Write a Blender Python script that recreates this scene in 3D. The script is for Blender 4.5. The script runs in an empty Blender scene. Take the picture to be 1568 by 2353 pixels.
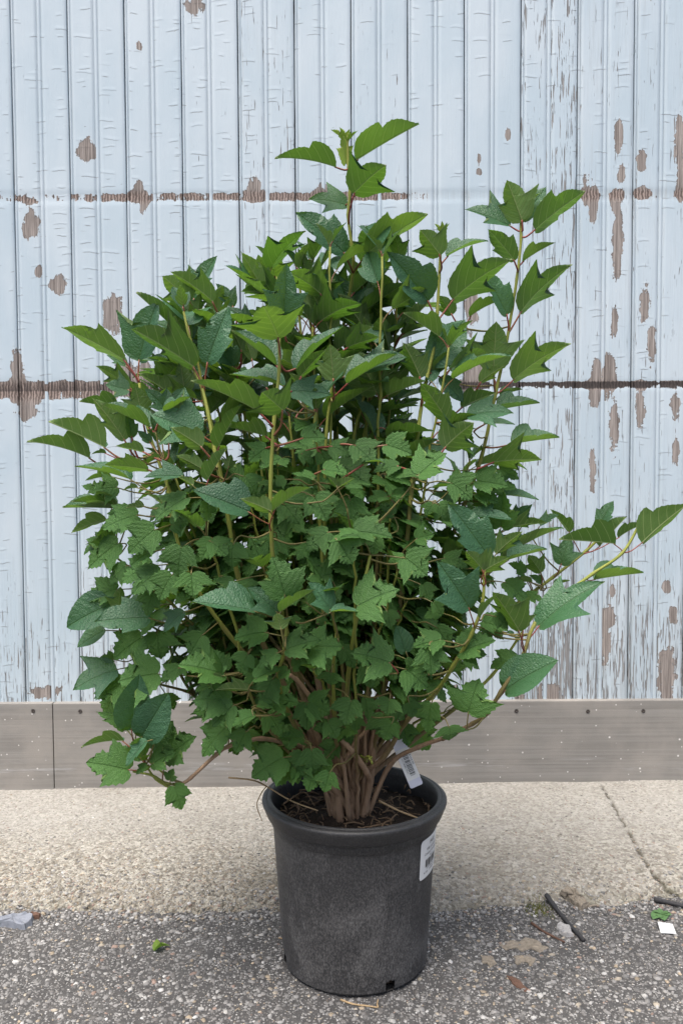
import bpy, bmesh, math, random
import numpy as np
from mathutils import Vector, Matrix
random.seed(11); rng = np.random.default_rng(5)
R = math.radians
scene = bpy.context.scene
COL = scene.collection

# ---------------------------------------------------------------- camera, sky, sun, exposure
CAM = Vector((-0.026, -1.92, 1.116)); PITCH = 2.7; ROLL = -0.3
FPX, CX, CY = 1950.0, 784.0, 1176.0          # focal length and centre in a 1568 x 2352 picture
cd = bpy.data.cameras.new('camera'); cam = bpy.data.objects.new('camera', cd); COL.objects.link(cam)
cam.location = CAM; cam.rotation_euler = (Matrix.Rotation(R(90 - PITCH), 3, 'X') @ Matrix.Rotation(R(ROLL), 3, 'Z')).to_euler()
cd.sensor_fit = 'VERTICAL'; cd.sensor_height = 36.0; cd.lens = 36.0 * FPX / 2352.0
cd.clip_start = 0.05; cd.clip_end = 400
scene.camera = cam
ROT = cam.rotation_euler.to_matrix()

SUN_EL, SUN_AZ = 70.0, 210.0                 # behind the camera, a little to its left
w = bpy.data.worlds.new('World'); scene.world = w; w.use_nodes = True
nt = w.node_tree; bg = nt.nodes['Background']
sky = nt.nodes.new('ShaderNodeTexSky'); sky.sky_type = 'NISHITA'; sky.sun_disc = False
sky.sun_elevation = R(SUN_EL); sky.sun_rotation = R(SUN_AZ)
sky.air_density = 1.0; sky.dust_density = 6.0; sky.ozone_density = 1.0
nt.links.new(sky.outputs[0], bg.inputs[0]); bg.inputs[1].default_value = 0.12
sd = bpy.data.lights.new('sun', 'SUN'); sun = bpy.data.objects.new('sun', sd); COL.objects.link(sun)
sd.energy = 2.0; sd.angle = R(40); sd.color = (1.0, 0.97, 0.93)
az = R(SUN_AZ); sdir = Vector((math.sin(az) * math.cos(R(SUN_EL)), math.cos(az) * math.cos(R(SUN_EL)), math.sin(R(SUN_EL))))
sun.rotation_euler = (-sdir).to_track_quat('-Z', 'Y').to_euler(); sun.location = (0, 0, 6)
vs = scene.view_settings
vs.view_transform = 'Standard'; vs.look = 'None'; vs.gamma = 1.0; vs.use_curve_mapping = False
vs.exposure = 1.12
scene.cycles.max_bounces = 6; scene.cycles.diffuse_bounces = 4; scene.cycles.glossy_bounces = 2; scene.cycles.transmission_bounces = 3

# ---------------------------------------------------------------- helpers
def at(px, py, Y):                            # a point seen at (px,py) that stands at depth Y
    d = ROT @ Vector(((px - CX) / FPX, -(py - CY) / FPX, -1.0))
    return CAM + d * ((Y - CAM.y) / d.y)
def tag(o, label=None, cat=None, group=None, kind=None):
    if label: o['label'] = label
    if cat: o['category'] = cat
    if group: o['group'] = group
    if kind: o['kind'] = kind
    return o
def empty(name, loc, label, cat, group=None):
    o = bpy.data.objects.new(name, None); COL.objects.link(o); o.location = loc; o.empty_display_size = 0.05
    return tag(o, label, cat, group)
def link(name, me, mat=None, parent=None, smooth=True):
    o = bpy.data.objects.new(name, me); COL.objects.link(o)
    if mat is not None:
        for m in (mat if isinstance(mat, (list, tuple)) else [mat]): me.materials.append(m)
    if smooth and len(me.polygons):
        me.polygons.foreach_set('use_smooth', np.ones(len(me.polygons), dtype=bool))
    if parent is not None: adopt(o, parent)
    return o
def wmat(o):
    m = o.matrix_basis.copy()
    return (wmat(o.parent) @ o.matrix_parent_inverse @ m) if o.parent else m
def adopt(o, parent):                         # parent, world place kept
    o.parent = parent; o.matrix_parent_inverse = wmat(parent).inverted()
def mesh(name, V, F):
    me = bpy.data.meshes.new(name); me.from_pydata([tuple(map(float, v)) for v in V], [], [tuple(map(int, f)) for f in F]); me.update(); return me
def npmesh(name, V, F):                       # F: (n,k) array
    V = np.asarray(V, dtype=np.float32); F = np.asarray(F, dtype=np.int32); k = F.shape[1]
    me = bpy.data.meshes.new(name)
    me.vertices.add(len(V)); me.vertices.foreach_set('co', V.ravel())
    me.loops.add(F.size); me.loops.foreach_set('vertex_index', F.ravel())
    me.polygons.add(len(F)); me.polygons.foreach_set('loop_start', np.arange(0, F.size, k, dtype=np.int32))
    try: me.polygons.foreach_set('loop_total', np.full(len(F), k, dtype=np.int32))
    except Exception: pass
    me.update(calc_edges=True); me.validate(); return me
def attr(me, name, data, typ='FLOAT'):
    a = me.attributes.new(name, typ, 'POINT')
    a.data.foreach_set('value' if typ == 'FLOAT' else 'color', np.asarray(data, dtype=np.float32).ravel())
def grid_faces(nr, nc):
    i = np.arange(nr - 1)[:, None] * nc + np.arange(nc - 1)[None, :]
    return np.stack([i, i + 1, i + nc + 1, i + nc], -1).reshape(-1, 4)
def catmull(pts, n=6):
    P = [Vector(p) for p in pts]
    if len(P) < 3: return [P[0].lerp(P[-1], k / n) for k in range(n + 1)]
    P = [P[0] * 2 - P[1]] + P + [P[-1] * 2 - P[-2]]; out = []
    for i in range(1, len(P) - 2):
        a, b, c, d = P[i - 1:i + 3]
        for k in range(n):
            t = k / n
            out.append(0.5 * ((2 * b) + (c - a) * t + (2 * a - 5 * b + 4 * c - d) * t * t + (3 * b - a - 3 * c + d) * t ** 3))
    out.append(P[-2].copy()); return out
def tube_data(pts, radii, sides=8, cap=True):
    n = len(pts); V = []; F = []
    up = Vector((0.13, 0.31, 0.94)); prev = None
    for i, p in enumerate(pts):
        t = (pts[min(i + 1, n - 1)] - pts[max(i - 1, 0)])
        t = t.normalized() if t.length > 1e-9 else Vector((0, 0, 1))
        x = prev - t * prev.dot(t) if prev is not None else up.cross(t)
        if x.length < 1e-6: x = Vector((1, 0, 0)).cross(t)
        x.normalize(); prev = x; y = t.cross(x)
        for k in range(sides):
            a = 2 * math.pi * k / sides
            V.append(p + (x * math.cos(a) + y * math.sin(a)) * radii[i])
    for i in range(n - 1):
        for k in range(sides):
            k2 = (k + 1) % sides
            F.append((i * sides + k, i * sides + k2, (i + 1) * sides + k2, (i + 1) * sides + k))
    if cap:
        F.append(tuple(reversed(range(sides)))); F.append(tuple((n - 1) * sides + k for k in range(sides)))
    return V, F
def noise2(x, y, seed=0, octaves=3):          # cheap value noise in numpy
    r = np.random.default_rng(seed); tab = r.random((256, 256)); out = np.zeros_like(x, dtype=float); amp = 1.0; tot = 0
    for o in range(octaves):
        xi = np.floor(x).astype(int); yi = np.floor(y).astype(int); fx = x - xi; fy = y - yi
        fx = fx * fx * (3 - 2 * fx); fy = fy * fy * (3 - 2 * fy)
        g = lambda a, b: tab[a & 255, b & 255]
        out += amp * ((g(xi, yi) * (1 - fx) + g(xi + 1, yi) * fx) * (1 - fy) + (g(xi, yi + 1) * (1 - fx) + g(xi + 1, yi + 1) * fx) * fy)
        tot += amp; amp *= 0.5; x = x * 2.03 + 17.1; y = y * 2.03 + 5.7
    return out / tot

# ---------------------------------------------------------------- material node helpers
class NT:
    def __init__(s, name):
        s.m = bpy.data.materials.new(name); s.m.use_nodes = True; s.t = s.m.node_tree
        s.b = s.t.nodes['Principled BSDF']; s.out = s.t.nodes['Material Output']
    def n(s, typ, ins=None, **kw):
        nd = s.t.nodes.new(typ)
        for k, v in kw.items(): setattr(nd, k, v)
        for k, v in (ins or {}).items(): s.set(nd.inputs[k], v)
        return nd
    def set(s, sock, v):
        if isinstance(v, bpy.types.NodeSocket): s.t.links.new(v, sock)
        elif isinstance(v, (tuple, list)):
            sock.default_value = tuple(v) + ((1.0,) if len(v) == 3 and sock.type == 'RGBA' else ())
        else: sock.default_value = v
    def math(s, op, a, b=0.0, c=0.0, clamp=False):
        nd = s.n('ShaderNodeMath', {0: a, 1: b, 2: c}, operation=op); nd.use_clamp = clamp; return nd.outputs[0]
    def mix(s, f, a, b, blend='MIX'):
        nd = s.n('ShaderNodeMix', data_type='RGBA', blend_type=blend)
        s.set(nd.inputs['Factor'], f); s.set(nd.inputs[6], a); s.set(nd.inputs[7], b); return nd.outputs[2]
    def ss(s, v, lo, hi, to0=0.0, to1=1.0):
        nd = s.n('ShaderNodeMapRange', {0: v, 1: lo, 2: hi, 3: to0, 4: to1}, interpolation_type='SMOOTHSTEP'); return nd.outputs[0]
    def pos(s, scale=(1, 1, 1), off=None):
        c = s.n('ShaderNodeTexCoord').outputs['Object']
        if off is not None: c = s.n('ShaderNodeVectorMath', {0: c, 1: off}, operation='ADD').outputs[0]
        return s.n('ShaderNodeVectorMath', {0: c, 1: scale}, operation='MULTIPLY').outputs[0]
    def noise(s, vec, scale=1.0, detail=3.0, rough=0.55, dist=0.0):
        return s.n('ShaderNodeTexNoise', {'Vector': vec, 'Scale': scale, 'Detail': detail, 'Roughness': rough, 'Distortion': dist}).outputs[0]
    def vor(s, vec, scale, feature='F1', out='Distance', rnd=1.0):
        return s.n('ShaderNodeTexVoronoi', {'Vector': vec, 'Scale': scale, 'Randomness': rnd}, feature=feature).outputs[out]
    def attr(s, name, out='Fac'): return s.n('ShaderNodeAttribute', attribute_name=name).outputs[out]
    def bump(s, h, dist, strength=1.0, prev=None):
        ins = {'Height': h, 'Distance': dist, 'Strength': strength}
        if prev is not None: ins['Normal'] = prev
        return s.n('ShaderNodeBump', ins).outputs[0]
    def fin(s, color=None, rough=None, normal=None, spec=None):
        if color is not None: s.set(s.b.inputs['Base Color'], color)
        if rough is not None: s.set(s.b.inputs['Roughness'], rough)
        if normal is not None: s.set(s.b.inputs['Normal'], normal)
        if spec is not None: s.set(s.b.inputs['Specular IOR Level'], spec)
        return s.m
def plain(name, col, rough=0.6, var=0.25, scale=40, bump=0.001, spec=0.4):
    t = NT(name); n = t.noise(t.pos(), scale, 4)
    c = t.mix(n, tuple(v * (1 - var) for v in col), tuple(min(1, v * (1 + var)) for v in col))
    return t.fin(c, rough, t.bump(n, bump), spec)

# weathered pale blue paint over old wood
t = NT('peeling_paint')
prn = t.attr('prnd'); off = t.n('ShaderNodeCombineXYZ', {0: 0.0, 1: t.math('MULTIPLY', prn, 9.0), 2: t.math('MULTIPLY', prn, 7.0)}).outputs[0]
nA = t.noise(t.pos((42, 6, 34), off), 1, 5, 0.62)
nV = t.noise(t.pos((170, 6, 7), off), 1, 3, 0.6)
nC = t.noise(t.pos((210, 6, 13), off), 1, 2.5, 0.55, 0.5)
nG = t.noise(t.pos((260, 5, 5), off), 1, 3, 0.7)
nB = t.noise(t.pos((5, 3, 2.2), off), 1, 4, 0.55)
px_ = t.n('ShaderNodeSeparateXYZ', {0: t.pos()}).outputs
peel = t.math('ADD', t.attr('peel'), t.math('ADD', t.math('MULTIPLY_ADD', nA, 1.15, -0.575), t.math('MULTIPLY_ADD', nV, 0.42, -0.21)))
pm = t.ss(peel, 0.50, 0.53)
crk = t.math('ADD', t.attr('crack'), t.math('MULTIPLY_ADD', nC, 1.6, -0.8))
cm = t.ss(crk, 0.50, 0.58)
mask = t.math('MAXIMUM', pm, cm)
rib = t.math('MULTIPLY', t.math('SINE', t.math('ADD', t.math('MULTIPLY', px_[0], 620.0), t.math('MULTIPLY', nA, 14.0))), t.attr('band'))
gr_ = t.ss(t.math('ADD', nG, t.math('MULTIPLY', rib, 0.22)), 0.28, 0.74)
wood = t.mix(gr_, (0.13, 0.110, 0.098), (0.41, 0.365, 0.335))
wood = t.mix(t.math('MULTIPLY', t.attr('band'), 0.45), wood, t.mix(1.0, wood, (0.62, 0.43, 0.36), 'MULTIPLY'))
wood = t.mix(t.math('MULTIPLY', t.math('MULTIPLY', t.math('SUBTRACT', 1.0, pm), cm), 0.8), wood, t.mix(gr_, (0.15, 0.15, 0.148), (0.32, 0.33, 0.335)))
wood = t.mix(t.ss(t.math('ADD', t.attr('dark'), t.math('MULTIPLY_ADD', nV, 0.9, -0.45)), 0.30, 0.8, 0.0, 0.88), wood, (0.035, 0.030, 0.029))
paint = t.mix(t.ss(nB, 0.3, 0.72), (0.412, 0.497, 0.553), (0.482, 0.552, 0.598))
paint = t.mix(t.ss(t.math('ADD', nV, t.attr('grime')), 0.60, 1.2, 0, 0.6), paint, (0.27, 0.285, 0.285))
# short sagging wrinkles in the paint, one per cell
rv_ = t.pos((13, 0, 37), off); vn = t.n('ShaderNodeTexVoronoi', {'Vector': rv_, 'Scale': 1.0, 'Randomness': 0.9})
loc = t.n('ShaderNodeSeparateXYZ', {0: t.n('ShaderNodeVectorMath', {0: rv_, 1: vn.outputs['Position']}, operation='SUBTRACT').outputs[0]}).outputs
cr_ = t.n('ShaderNodeSeparateColor', {0: vn.outputs['Color']}).outputs
wig = t.math('MULTIPLY', t.math('SINE', t.math('ADD', t.math('MULTIPLY', loc[0], 5.0), t.math('MULTIPLY', cr_[1], 6.3))), 0.09)
dz = t.math('ADD', t.math('ADD', loc[2], wig), t.math('MULTIPLY', t.math('SUBTRACT', nA, 0.5), 0.25))
have = t.math('MULTIPLY', t.ss(t.math('ADD', cr_[0], t.math('MULTIPLY', t.attr('ripple'), 0.37)), 0.86, 0.92), t.math('SUBTRACT', 1.0, t.ss(t.math('ABSOLUTE', loc[0]), t.math('MULTIPLY', cr_[1], 0.3), t.math('MULTIPLY_ADD', cr_[1], 0.3, 0.16))))
wl = t.math('MULTIPLY', t.math('SUBTRACT', 1.0, t.ss(t.math('ABSOLUTE', dz), 0.015, 0.065)), have)
lip = t.math('MULTIPLY', t.math('MULTIPLY', t.ss(dz, -0.02, 0.10), t.math('SUBTRACT', 1.0, t.ss(dz, 0.10, 0.55))), have)
paint = t.mix(t.math('MULTIPLY', wl, t.math('MULTIPLY_ADD', cr_[2], 0.6, 0.15)), paint, (0.16, 0.16, 0.16))
edge = t.math('MULTIPLY', t.ss(peel, 0.42, 0.49), t.math('SUBTRACT', 1.0, pm))
paint = t.mix(t.math('MULTIPLY', edge, 0.35), paint, (0.62, 0.65, 0.66))
edge_shade = t.math('MULTIPLY', t.ss(peel, 0.485, 0.505), t.math('SUBTRACT', 1.0, t.ss(peel, 0.52, 0.56)))  # thin shadow line along the peel edges, painted into the colour
colr = t.mix(mask, paint, wood)
colr = t.mix(t.math('MULTIPLY', edge_shade, 0.55), colr, (0.085, 0.075, 0.07))
h = t.math('SUBTRACT', t.math('MULTIPLY', lip, 0.13), t.math('MULTIPLY', mask, 0.9))
h = t.math('ADD', h, t.math('MULTIPLY', t.math('MULTIPLY', gr_, mask), 0.5))
h = t.math('ADD', h, t.math('MULTIPLY', nA, 0.16)); h = t.math('ADD', h, t.math('MULTIPLY', nC, 0.22))
M_PAINT = t.fin(colr, t.mix(mask, (0.55,) * 3, (0.85,) * 3), t.bump(h, 0.0028, 0.9), 0.35)
M_GAP = plain('dark_sheathing', (0.05, 0.05, 0.05), 0.9)

# grey composite skirting board with paint spatter
t = NT('grey_board')
s1 = t.noise(t.pos((1.2, 3, 90)), 1, 4, 0.6); s2 = t.noise(t.pos((7, 3, 7)), 1, 4); s3 = t.noise(t.pos((300, 3, 300)), 1, 2)
c = t.mix(t.ss(s1, 0.3, 0.7), (0.185, 0.175, 0.16), (0.245, 0.235, 0.218)); c = t.mix(t.ss(s2, 0.35, 0.75), c, (0.27, 0.252, 0.228))
def spots(t, sc, lo, seed):
    v = t.pos((sc, 0.0, sc), (seed, 0, seed * 1.7)); d = t.vor(v, 1.0)
    rv = t.n('ShaderNodeSeparateColor', {0: t.vor(v, 1.0, out='Color')}).outputs[0]
    return t.math('MULTIPLY', t.math('SUBTRACT', 1.0, t.ss(d, lo * 0.6, lo)), t.ss(rv, 0.55, 0.6))
sp = t.math('MAXIMUM', spots(t, 21, 0.085, 0.3), spots(t, 44, 0.12, 1.3))
c = t.mix(t.math('MULTIPLY', sp, 0.85), c, (0.68, 0.66, 0.63))
sm = t.noise(t.pos((3, 3, 30), (3, 0, 0)), 1, 4, 0.65)
zz = t.n('ShaderNodeSeparateXYZ', {0: t.pos()}).outputs
sc_ = t.math('MULTIPLY', t.ss(sm, 0.53, 0.68), t.math('MULTIPLY', t.ss(zz[2], 0.09, 0.105), t.math('SUBTRACT', 1.0, t.ss(zz[2], 0.125, 0.145))))
c = t.mix(t.math('MULTIPLY', sc_, 0.5), c, (0.42, 0.42, 0.42))
M_BOARD = t.fin(c, 0.62, t.bump(t.math('ADD', t.math('MULTIPLY', s1, 0.6), t.math('MULTIPLY', s3, 0.25)), 0.0012), 0.35)
M_SCREW = plain('rusty_screw', (0.05, 0.04, 0.035), 0.6, 0.5, 300)

# cast concrete with exposed aggregate
t = NT('concrete')
p = t.pos(); big = t.noise(p, 2.2, 4); med = t.noise(p, 14, 4); fine = t.noise(p, 240, 3, 0.65); agg = t.noise(p, 150, 2, 0.5, 0.3)
vc = t.n('ShaderNodeTexVoronoi', {'Vector': p, 'Scale': 115.0}); vcol = t.n('ShaderNodeSeparateColor', {0: vc.outputs['Color']}).outputs
ero = t.math('ADD', t.attr('erode'), t.math('MULTIPLY_ADD', med, 0.5, -0.25))
c = t.mix(t.ss(big, 0.3, 0.7), (0.25, 0.244, 0.224), (0.315, 0.308, 0.286))
grain = t.mix(vcol[0], (0.12, 0.10, 0.072), (0.46, 0.438, 0.375))
c = t.mix(t.ss(ero, 0.10, 0.9, 0.30, 0.80), c, grain)
c = t.mix(t.ss(t.noise(p, 130, 3, 0.65), 0.52, 0.68, 0, 0.6), c, (0.12, 0.105, 0.085))
vd = t.n('ShaderNodeTexVoronoi', {'Vector': p, 'Scale': 45.0}); vdc = t.n('ShaderNodeSeparateColor', {0: vd.outputs['Color']}).outputs
dk = t.math('MULTIPLY', t.ss(vdc[0], 0.80, 0.84), t.math('SUBTRACT', 1.0, t.ss(vd.outputs['Distance'], 0.12, 0.22)))
c = t.mix(t.math('MULTIPLY', dk, 0.75), c, (0.055, 0.05, 0.05))
vr = t.n('ShaderNodeTexVoronoi', {'Vector': p, 'Scale': 80.0}); vrc = t.n('ShaderNodeSeparateColor', {0: vr.outputs['Color']}).outputs
c = t.mix(t.math('MULTIPLY', t.math('MULTIPLY', t.ss(vrc[0], 0.72, 0.76), t.math('SUBTRACT', 1.0, t.ss(vr.outputs['Distance'], 0.15, 0.32))), 0.6), c, t.mix(vrc[1], (0.17, 0.105, 0.065), (0.10, 0.095, 0.085)))
c = t.mix(t.math('MULTIPLY', t.ss(t.math('ADD', t.attr('moss'), t.math('MULTIPLY_ADD', med, 0.8, -0.4)), 0.3, 0.9), 0.45), c, (0.12, 0.12, 0.065))
c = t.mix(t.math('MULTIPLY', t.attr('stain'), 0.6), c, (0.16, 0.14, 0.105))
c = t.mix(t.attr('fissure'), c, (0.045, 0.038, 0.03))
hh = t.math('ADD', t.math('MULTIPLY', fine, 0.5), t.math('MULTIPLY', t.math('MULTIPLY', agg, t.math('MULTIPLY_ADD', ero, 1.0, 0.5)), 1.0))
hh = t.math('ADD', hh, t.math('MULTIPLY', t.math('SUBTRACT', 0.6, vc.outputs['Distance']), t.math('MULTIPLY_ADD', ero, 0.8, 0.15)))
M_CONC = t.fin(c, 0.9, t.bump(hh, 0.006, 1.0), 0.2)

# asphalt binder
t = NT('asphalt')
p = t.pos(); n1 = t.noise(p, 90, 4, 0.65); n2 = t.noise(p, 6, 4); n3 = t.noise(p, 330, 2)
c = t.mix(n1, (0.026, 0.025, 0.025), (0.10, 0.098, 0.095)); c = t.mix(t.ss(n2, 0.4, 0.75, 0, 0.4), c, (0.11, 0.107, 0.101))
v = t.n('ShaderNodeTexVoronoi', {'Vector': p, 'Scale': 170.0}); vcc = t.n('ShaderNodeSeparateColor', {0: v.outputs['Color']}).outputs
c = t.mix(t.math('MULTIPLY', t.ss(vcc[0], 0.5, 0.6), t.math('SUBTRACT', 1.0, t.ss(v.outputs['Distance'], 0.25, 0.45))), c, (0.24, 0.235, 0.225))
M_ASPH = t.fin(c, 0.85, t.bump(t.math('ADD', n1, t.math('MULTIPLY', n3, 0.5)), 0.005, 0.9), 0.3)

t = NT('stone'); c = t.attr('col', 'Color'); n = t.noise(t.pos(), 420, 3)
M_STONE = t.fin(t.mix(t.math('MULTIPLY_ADD', n, 0.7, -0.1), c, t.mix(1.0, c, (0.55, 0.53, 0.5), 'MULTIPLY')), 0.8, t.bump(n, 0.001), 0.25)

# black nursery plastic, scuffed and dusty
t = NT('black_plastic')
p = t.pos(); g = t.noise(t.pos((300, 300, 170)), 1, 4, 0.75); s = t.noise(p, 9, 5, 0.62, 0.8); s2 = t.noise(t.pos((26, 26, 14)), 1, 5, 0.65, 1.6)
dust = t.math('MULTIPLY', t.attr('dust'), t.math('ADD', t.math('MULTIPLY', t.ss(g, 0.40, 0.72), 0.55), t.math('MULTIPLY', t.ss(t.math('MULTIPLY', s, t.math('ADD', g, 0.5)), 0.38, 0.74), 0.45)))
scr = t.math('MAXIMUM', t.ss(s2, 0.60, 0.74), t.ss(t.noise(t.pos((70, 70, 9), (0.3, 0.1, 0.2)), 1, 4, 0.6, 2.5), 0.64, 0.72))
c = t.mix(t.math('MINIMUM', dust, 0.9), (0.024, 0.024, 0.025), (0.155, 0.151, 0.147))
c = t.mix(t.math('MULTIPLY', t.math('MULTIPLY', scr, g), t.math('MULTIPLY', t.attr('dust'), 0.6)), c, (0.22, 0.22, 0.22))
M_POT = t.fin(c, t.math('MULTIPLY_ADD', t.attr('dust'), 0.22, 0.40), t.bump(t.math('ADD', g, t.math('MULTIPLY', s2, 0.6)), 0.0011, 0.7), 0.45)
M_SOIL = plain('soil', (0.028, 0.020, 0.015), 0.95, 0.7, 160, 0.006, 0.2)
M_STRAW = plain('dry_straw', (0.33, 0.235, 0.13), 0.7, 0.35, 90)
M_LITTER = plain('brown_litter', (0.13, 0.085, 0.05), 0.85, 0.5, 120)
M_WHITE = plain('white_label', (0.66, 0.66, 0.65), 0.45, 0.03, 60, 0.0002)
M_TAG = plain('white_plastic_tag', (0.56, 0.57, 0.66), 0.35, 0.03, 60, 0.0002)
M_INK = plain('black_ink', (0.025, 0.025, 0.028), 0.5, 0.2, 200, 0.0001)

# leaves
def leaf_mat(name, top, under, vein_t, vein_u, freq, bumpd, rough, trans, spec=0.40):
    t = NT(name); uv = t.n('ShaderNodeUVMap').outputs[0]
    sx = t.n('ShaderNodeSeparateXYZ', {0: uv}).outputs
    ax = t.math('ABSOLUTE', t.math('SUBTRACT', sx[0], 0.5)); y = sx[1]
    rnd = t.math('FRACT', t.math('ADD', t.n('ShaderNodeObjectInfo').outputs['Random'], t.attr('rnd')))
    back = t.n('ShaderNodeNewGeometry').outputs['Backfacing']         # which face of the blade: leaves are paler underneath
    lat = t.math('MULTIPLY', t.math('SUBTRACT', y, t.math('MULTIPLY', t.math('POWER', ax, 1.25), 1.25)), freq)
    fr = t.math('ABSOLUTE', t.math('SUBTRACT', t.math('FRACT', lat), 0.5))
    wv = t.math('SINE', t.math('MULTIPLY', lat, 2 * math.pi))
    vmid = t.math('SUBTRACT', 1.0, t.ss(ax, 0.006, 0.016))
    vlat = t.math('MULTIPLY', t.math('SUBTRACT', 1.0, t.ss(fr, 0.02, 0.06)), t.math('SUBTRACT', 1.0, t.ss(ax, 0.30, 0.46)))
    quilt = t.noise(uv, 34, 2, 0.5)
    blot = t.noise(uv, 3.0, 3)
    tc = t.mix(rnd, tuple(v * 0.78 for v in top), tuple(v * 1.28 for v in top)); tc = t.mix(t.ss(blot, 0.35, 0.7, 0, 0.35), tc, tuple(v * 1.35 for v in top))
    tc = t.mix(t.math('MULTIPLY', t.math('MAXIMUM', vmid, t.math('MULTIPLY', vlat, 0.35)), 0.45), tc, vein_t)
    uc = t.mix(rnd, tuple(v * 0.75 for v in under), tuple(v * 1.25 for v in under)); uc = t.mix(t.ss(blot, 0.35, 0.7, 0, 0.3), uc, tuple(v * 0.8 for v in under))
    uc = t.mix(t.math('MULTIPLY', t.math('MAXIMUM', vmid, t.math('MULTIPLY', vlat, 0.7)), 0.75), uc, vein_u)
    c = t.mix(back, tc, uc)
    hgt = t.math('ADD', t.math('MULTIPLY', wv, 0.13), t.math('MULTIPLY', t.math('MULTIPLY', quilt, t.math('MULTIPLY_ADD', back, -0.75, 1.0)), 1.5))
    hgt = t.math('SUBTRACT', hgt, t.math('MULTIPLY', vmid, 0.8))
    nrm = t.bump(hgt, bumpd, 0.9)
    t.fin(c, t.math('MULTIPLY_ADD', back, 0.2, rough), nrm, spec)
    tr = t.n('ShaderNodeBsdfTranslucent', {'Color': t.mix(rnd, (0.12, 0.28, 0.025), (0.22, 0.40, 0.035)), 'Normal': nrm})
    mx = t.n('ShaderNodeMixShader', {0: trans, 1: t.b.outputs[0], 2: tr.outputs[0]})
    t.t.links.new(mx.outputs[0], t.out.inputs[0]); return t.m
M_LEAF_L = leaf_mat('large_leaf', (0.034, 0.096, 0.047), (0.090, 0.155, 0.042), (0.06, 0.14, 0.06), (0.29, 0.34, 0.14), 6.0, 0.0017, 0.42, 0.27)
M_LEAF_M = leaf_mat('toothed_leaf', (0.056, 0.134, 0.034), (0.112, 0.195, 0.05), (0.035, 0.09, 0.025), (0.27, 0.33, 0.12), 6.0, 0.0020, 0.50, 0.30, 0.28)
M_LEAF_Y = leaf_mat('young_leaf', (0.16, 0.26, 0.03), (0.22, 0.30, 0.04), (0.25, 0.33, 0.08), (0.33, 0.33, 0.10), 8.0, 0.001, 0.5, 0.3)
t = NT('petiole'); n = t.noise(t.pos(), 70, 2); rr = t.attr('red')
M_PET = t.fin(t.mix(rr, (0.11, 0.135, 0.035), t.mix(n, (0.27, 0.035, 0.045), (0.21, 0.055, 0.04))), 0.45, spec=0.4)
t = NT('stem'); p = t.pos((120, 120, 22)); n = t.noise(p, 1, 4, 0.65); n2 = t.noise(t.pos(), 35, 3); age = t.math('ADD', t.attr('age'), t.math('MULTIPLY_ADD', n2, 0.4, -0.2))
grn = t.mix(n2, (0.15, 0.18, 0.03), (0.24, 0.25, 0.05)); olv = t.mix(n, (0.10, 0.085, 0.03), (0.19, 0.15, 0.06)); wd = t.mix(n, (0.12, 0.072, 0.043), (0.42, 0.285, 0.185))
c = t.mix(t.ss(age, 0.15, 0.45), grn, olv); c = t.mix(t.ss(age, 0.5, 0.8), c, wd)
M_STEM = t.fin(c, 0.65, t.bump(n, 0.0022, 0.8), 0.3)
# ---------------------------------------------------------------- ground: asphalt
WALL_Y, WALL_Z0, WALL_Z1 = 0.95, 0.3365, 3.55
def axis(lo, a, b, hi, n_out, n_in):
    l = a - (a - lo) * np.linspace(1, 0, n_out, endpoint=False) ** 2.2
    r = b + (hi - b) * np.linspace(0, 1, n_out + 1)[1:] ** 2.2
    return np.concatenate([l, np.linspace(a, b, n_in), r])
xs = axis(-30, -1.5, 1.5, 30, 14, 380); ys = axis(-40, -1.0, 0.35, 1.2, 14, 180)
X, Y = np.meshgrid(xs, ys)
Zg = (noise2(X * 6, Y * 6, 1, 3) - 0.5) * 0.012 + (noise2(X * 60, Y * 60, 2, 2) - 0.5) * 0.004 - 0.004
def ground_z(x, y): return (noise2(x * 6, y * 6, 1, 3) - 0.5) * 0.012 + (noise2(x * 60, y * 60, 2, 2) - 0.5) * 0.004 - 0.004
me = npmesh('asphalt', np.stack([X, Y, Zg], -1).reshape(-1, 3), grid_faces(*X.shape))
tag(link('asphalt', me, M_ASPH), kind='structure', label='dark worn asphalt with pale stones in it')

# ---------------------------------------------------------------- concrete apron before the wall
def edge_y(x):                                # where the slab meets the asphalt
    return 0.178 + 0.05 * np.clip((x - 0.15) / 0.4, 0, 1) + 0.02 * np.clip((-x - 0.3) / 0.5, 0, 1) + (noise2(x * 9, x * 0 + 3, 7, 3) - 0.5) * 0.05 + (noise2(x * 60, x * 0 + 1, 8, 2) - 0.5) * 0.018
cxs = axis(-12, -1.3, 1.3, 12, 10, 640); tv = np.concatenate([np.linspace(-0.02, 0.22, 70), np.linspace(0.225, 1.0, 130)])
CXg, T = np.meshgrid(cxs, tv)
E = edge_y(CXg); CYg = E + T * (0.99 - E)
def slab_z(x, T, y):
    lip = 1 - np.exp(-np.clip(T, 0, 1) * (0.80) / 0.035)
    rough = np.clip(1.15 - T * 2.6, 0.12, 1) * np.where(x < 0.1, 1.0, 0.45)
    return -0.012 + 0.032 * lip + 0.033 * T + 0.010 * np.clip(x, -1.2, 1.2) * T + (noise2(x * 5, y * 5, 21, 3) - 0.5) * 0.010 + ((noise2(x * 55, y * 55, 22, 3) - 0.5) * 0.011 + (noise2(x * 130, y * 130, 24, 2) - 0.5) * 0.007) * rough
CZ = slab_z(CXg, T, CYg)
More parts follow.
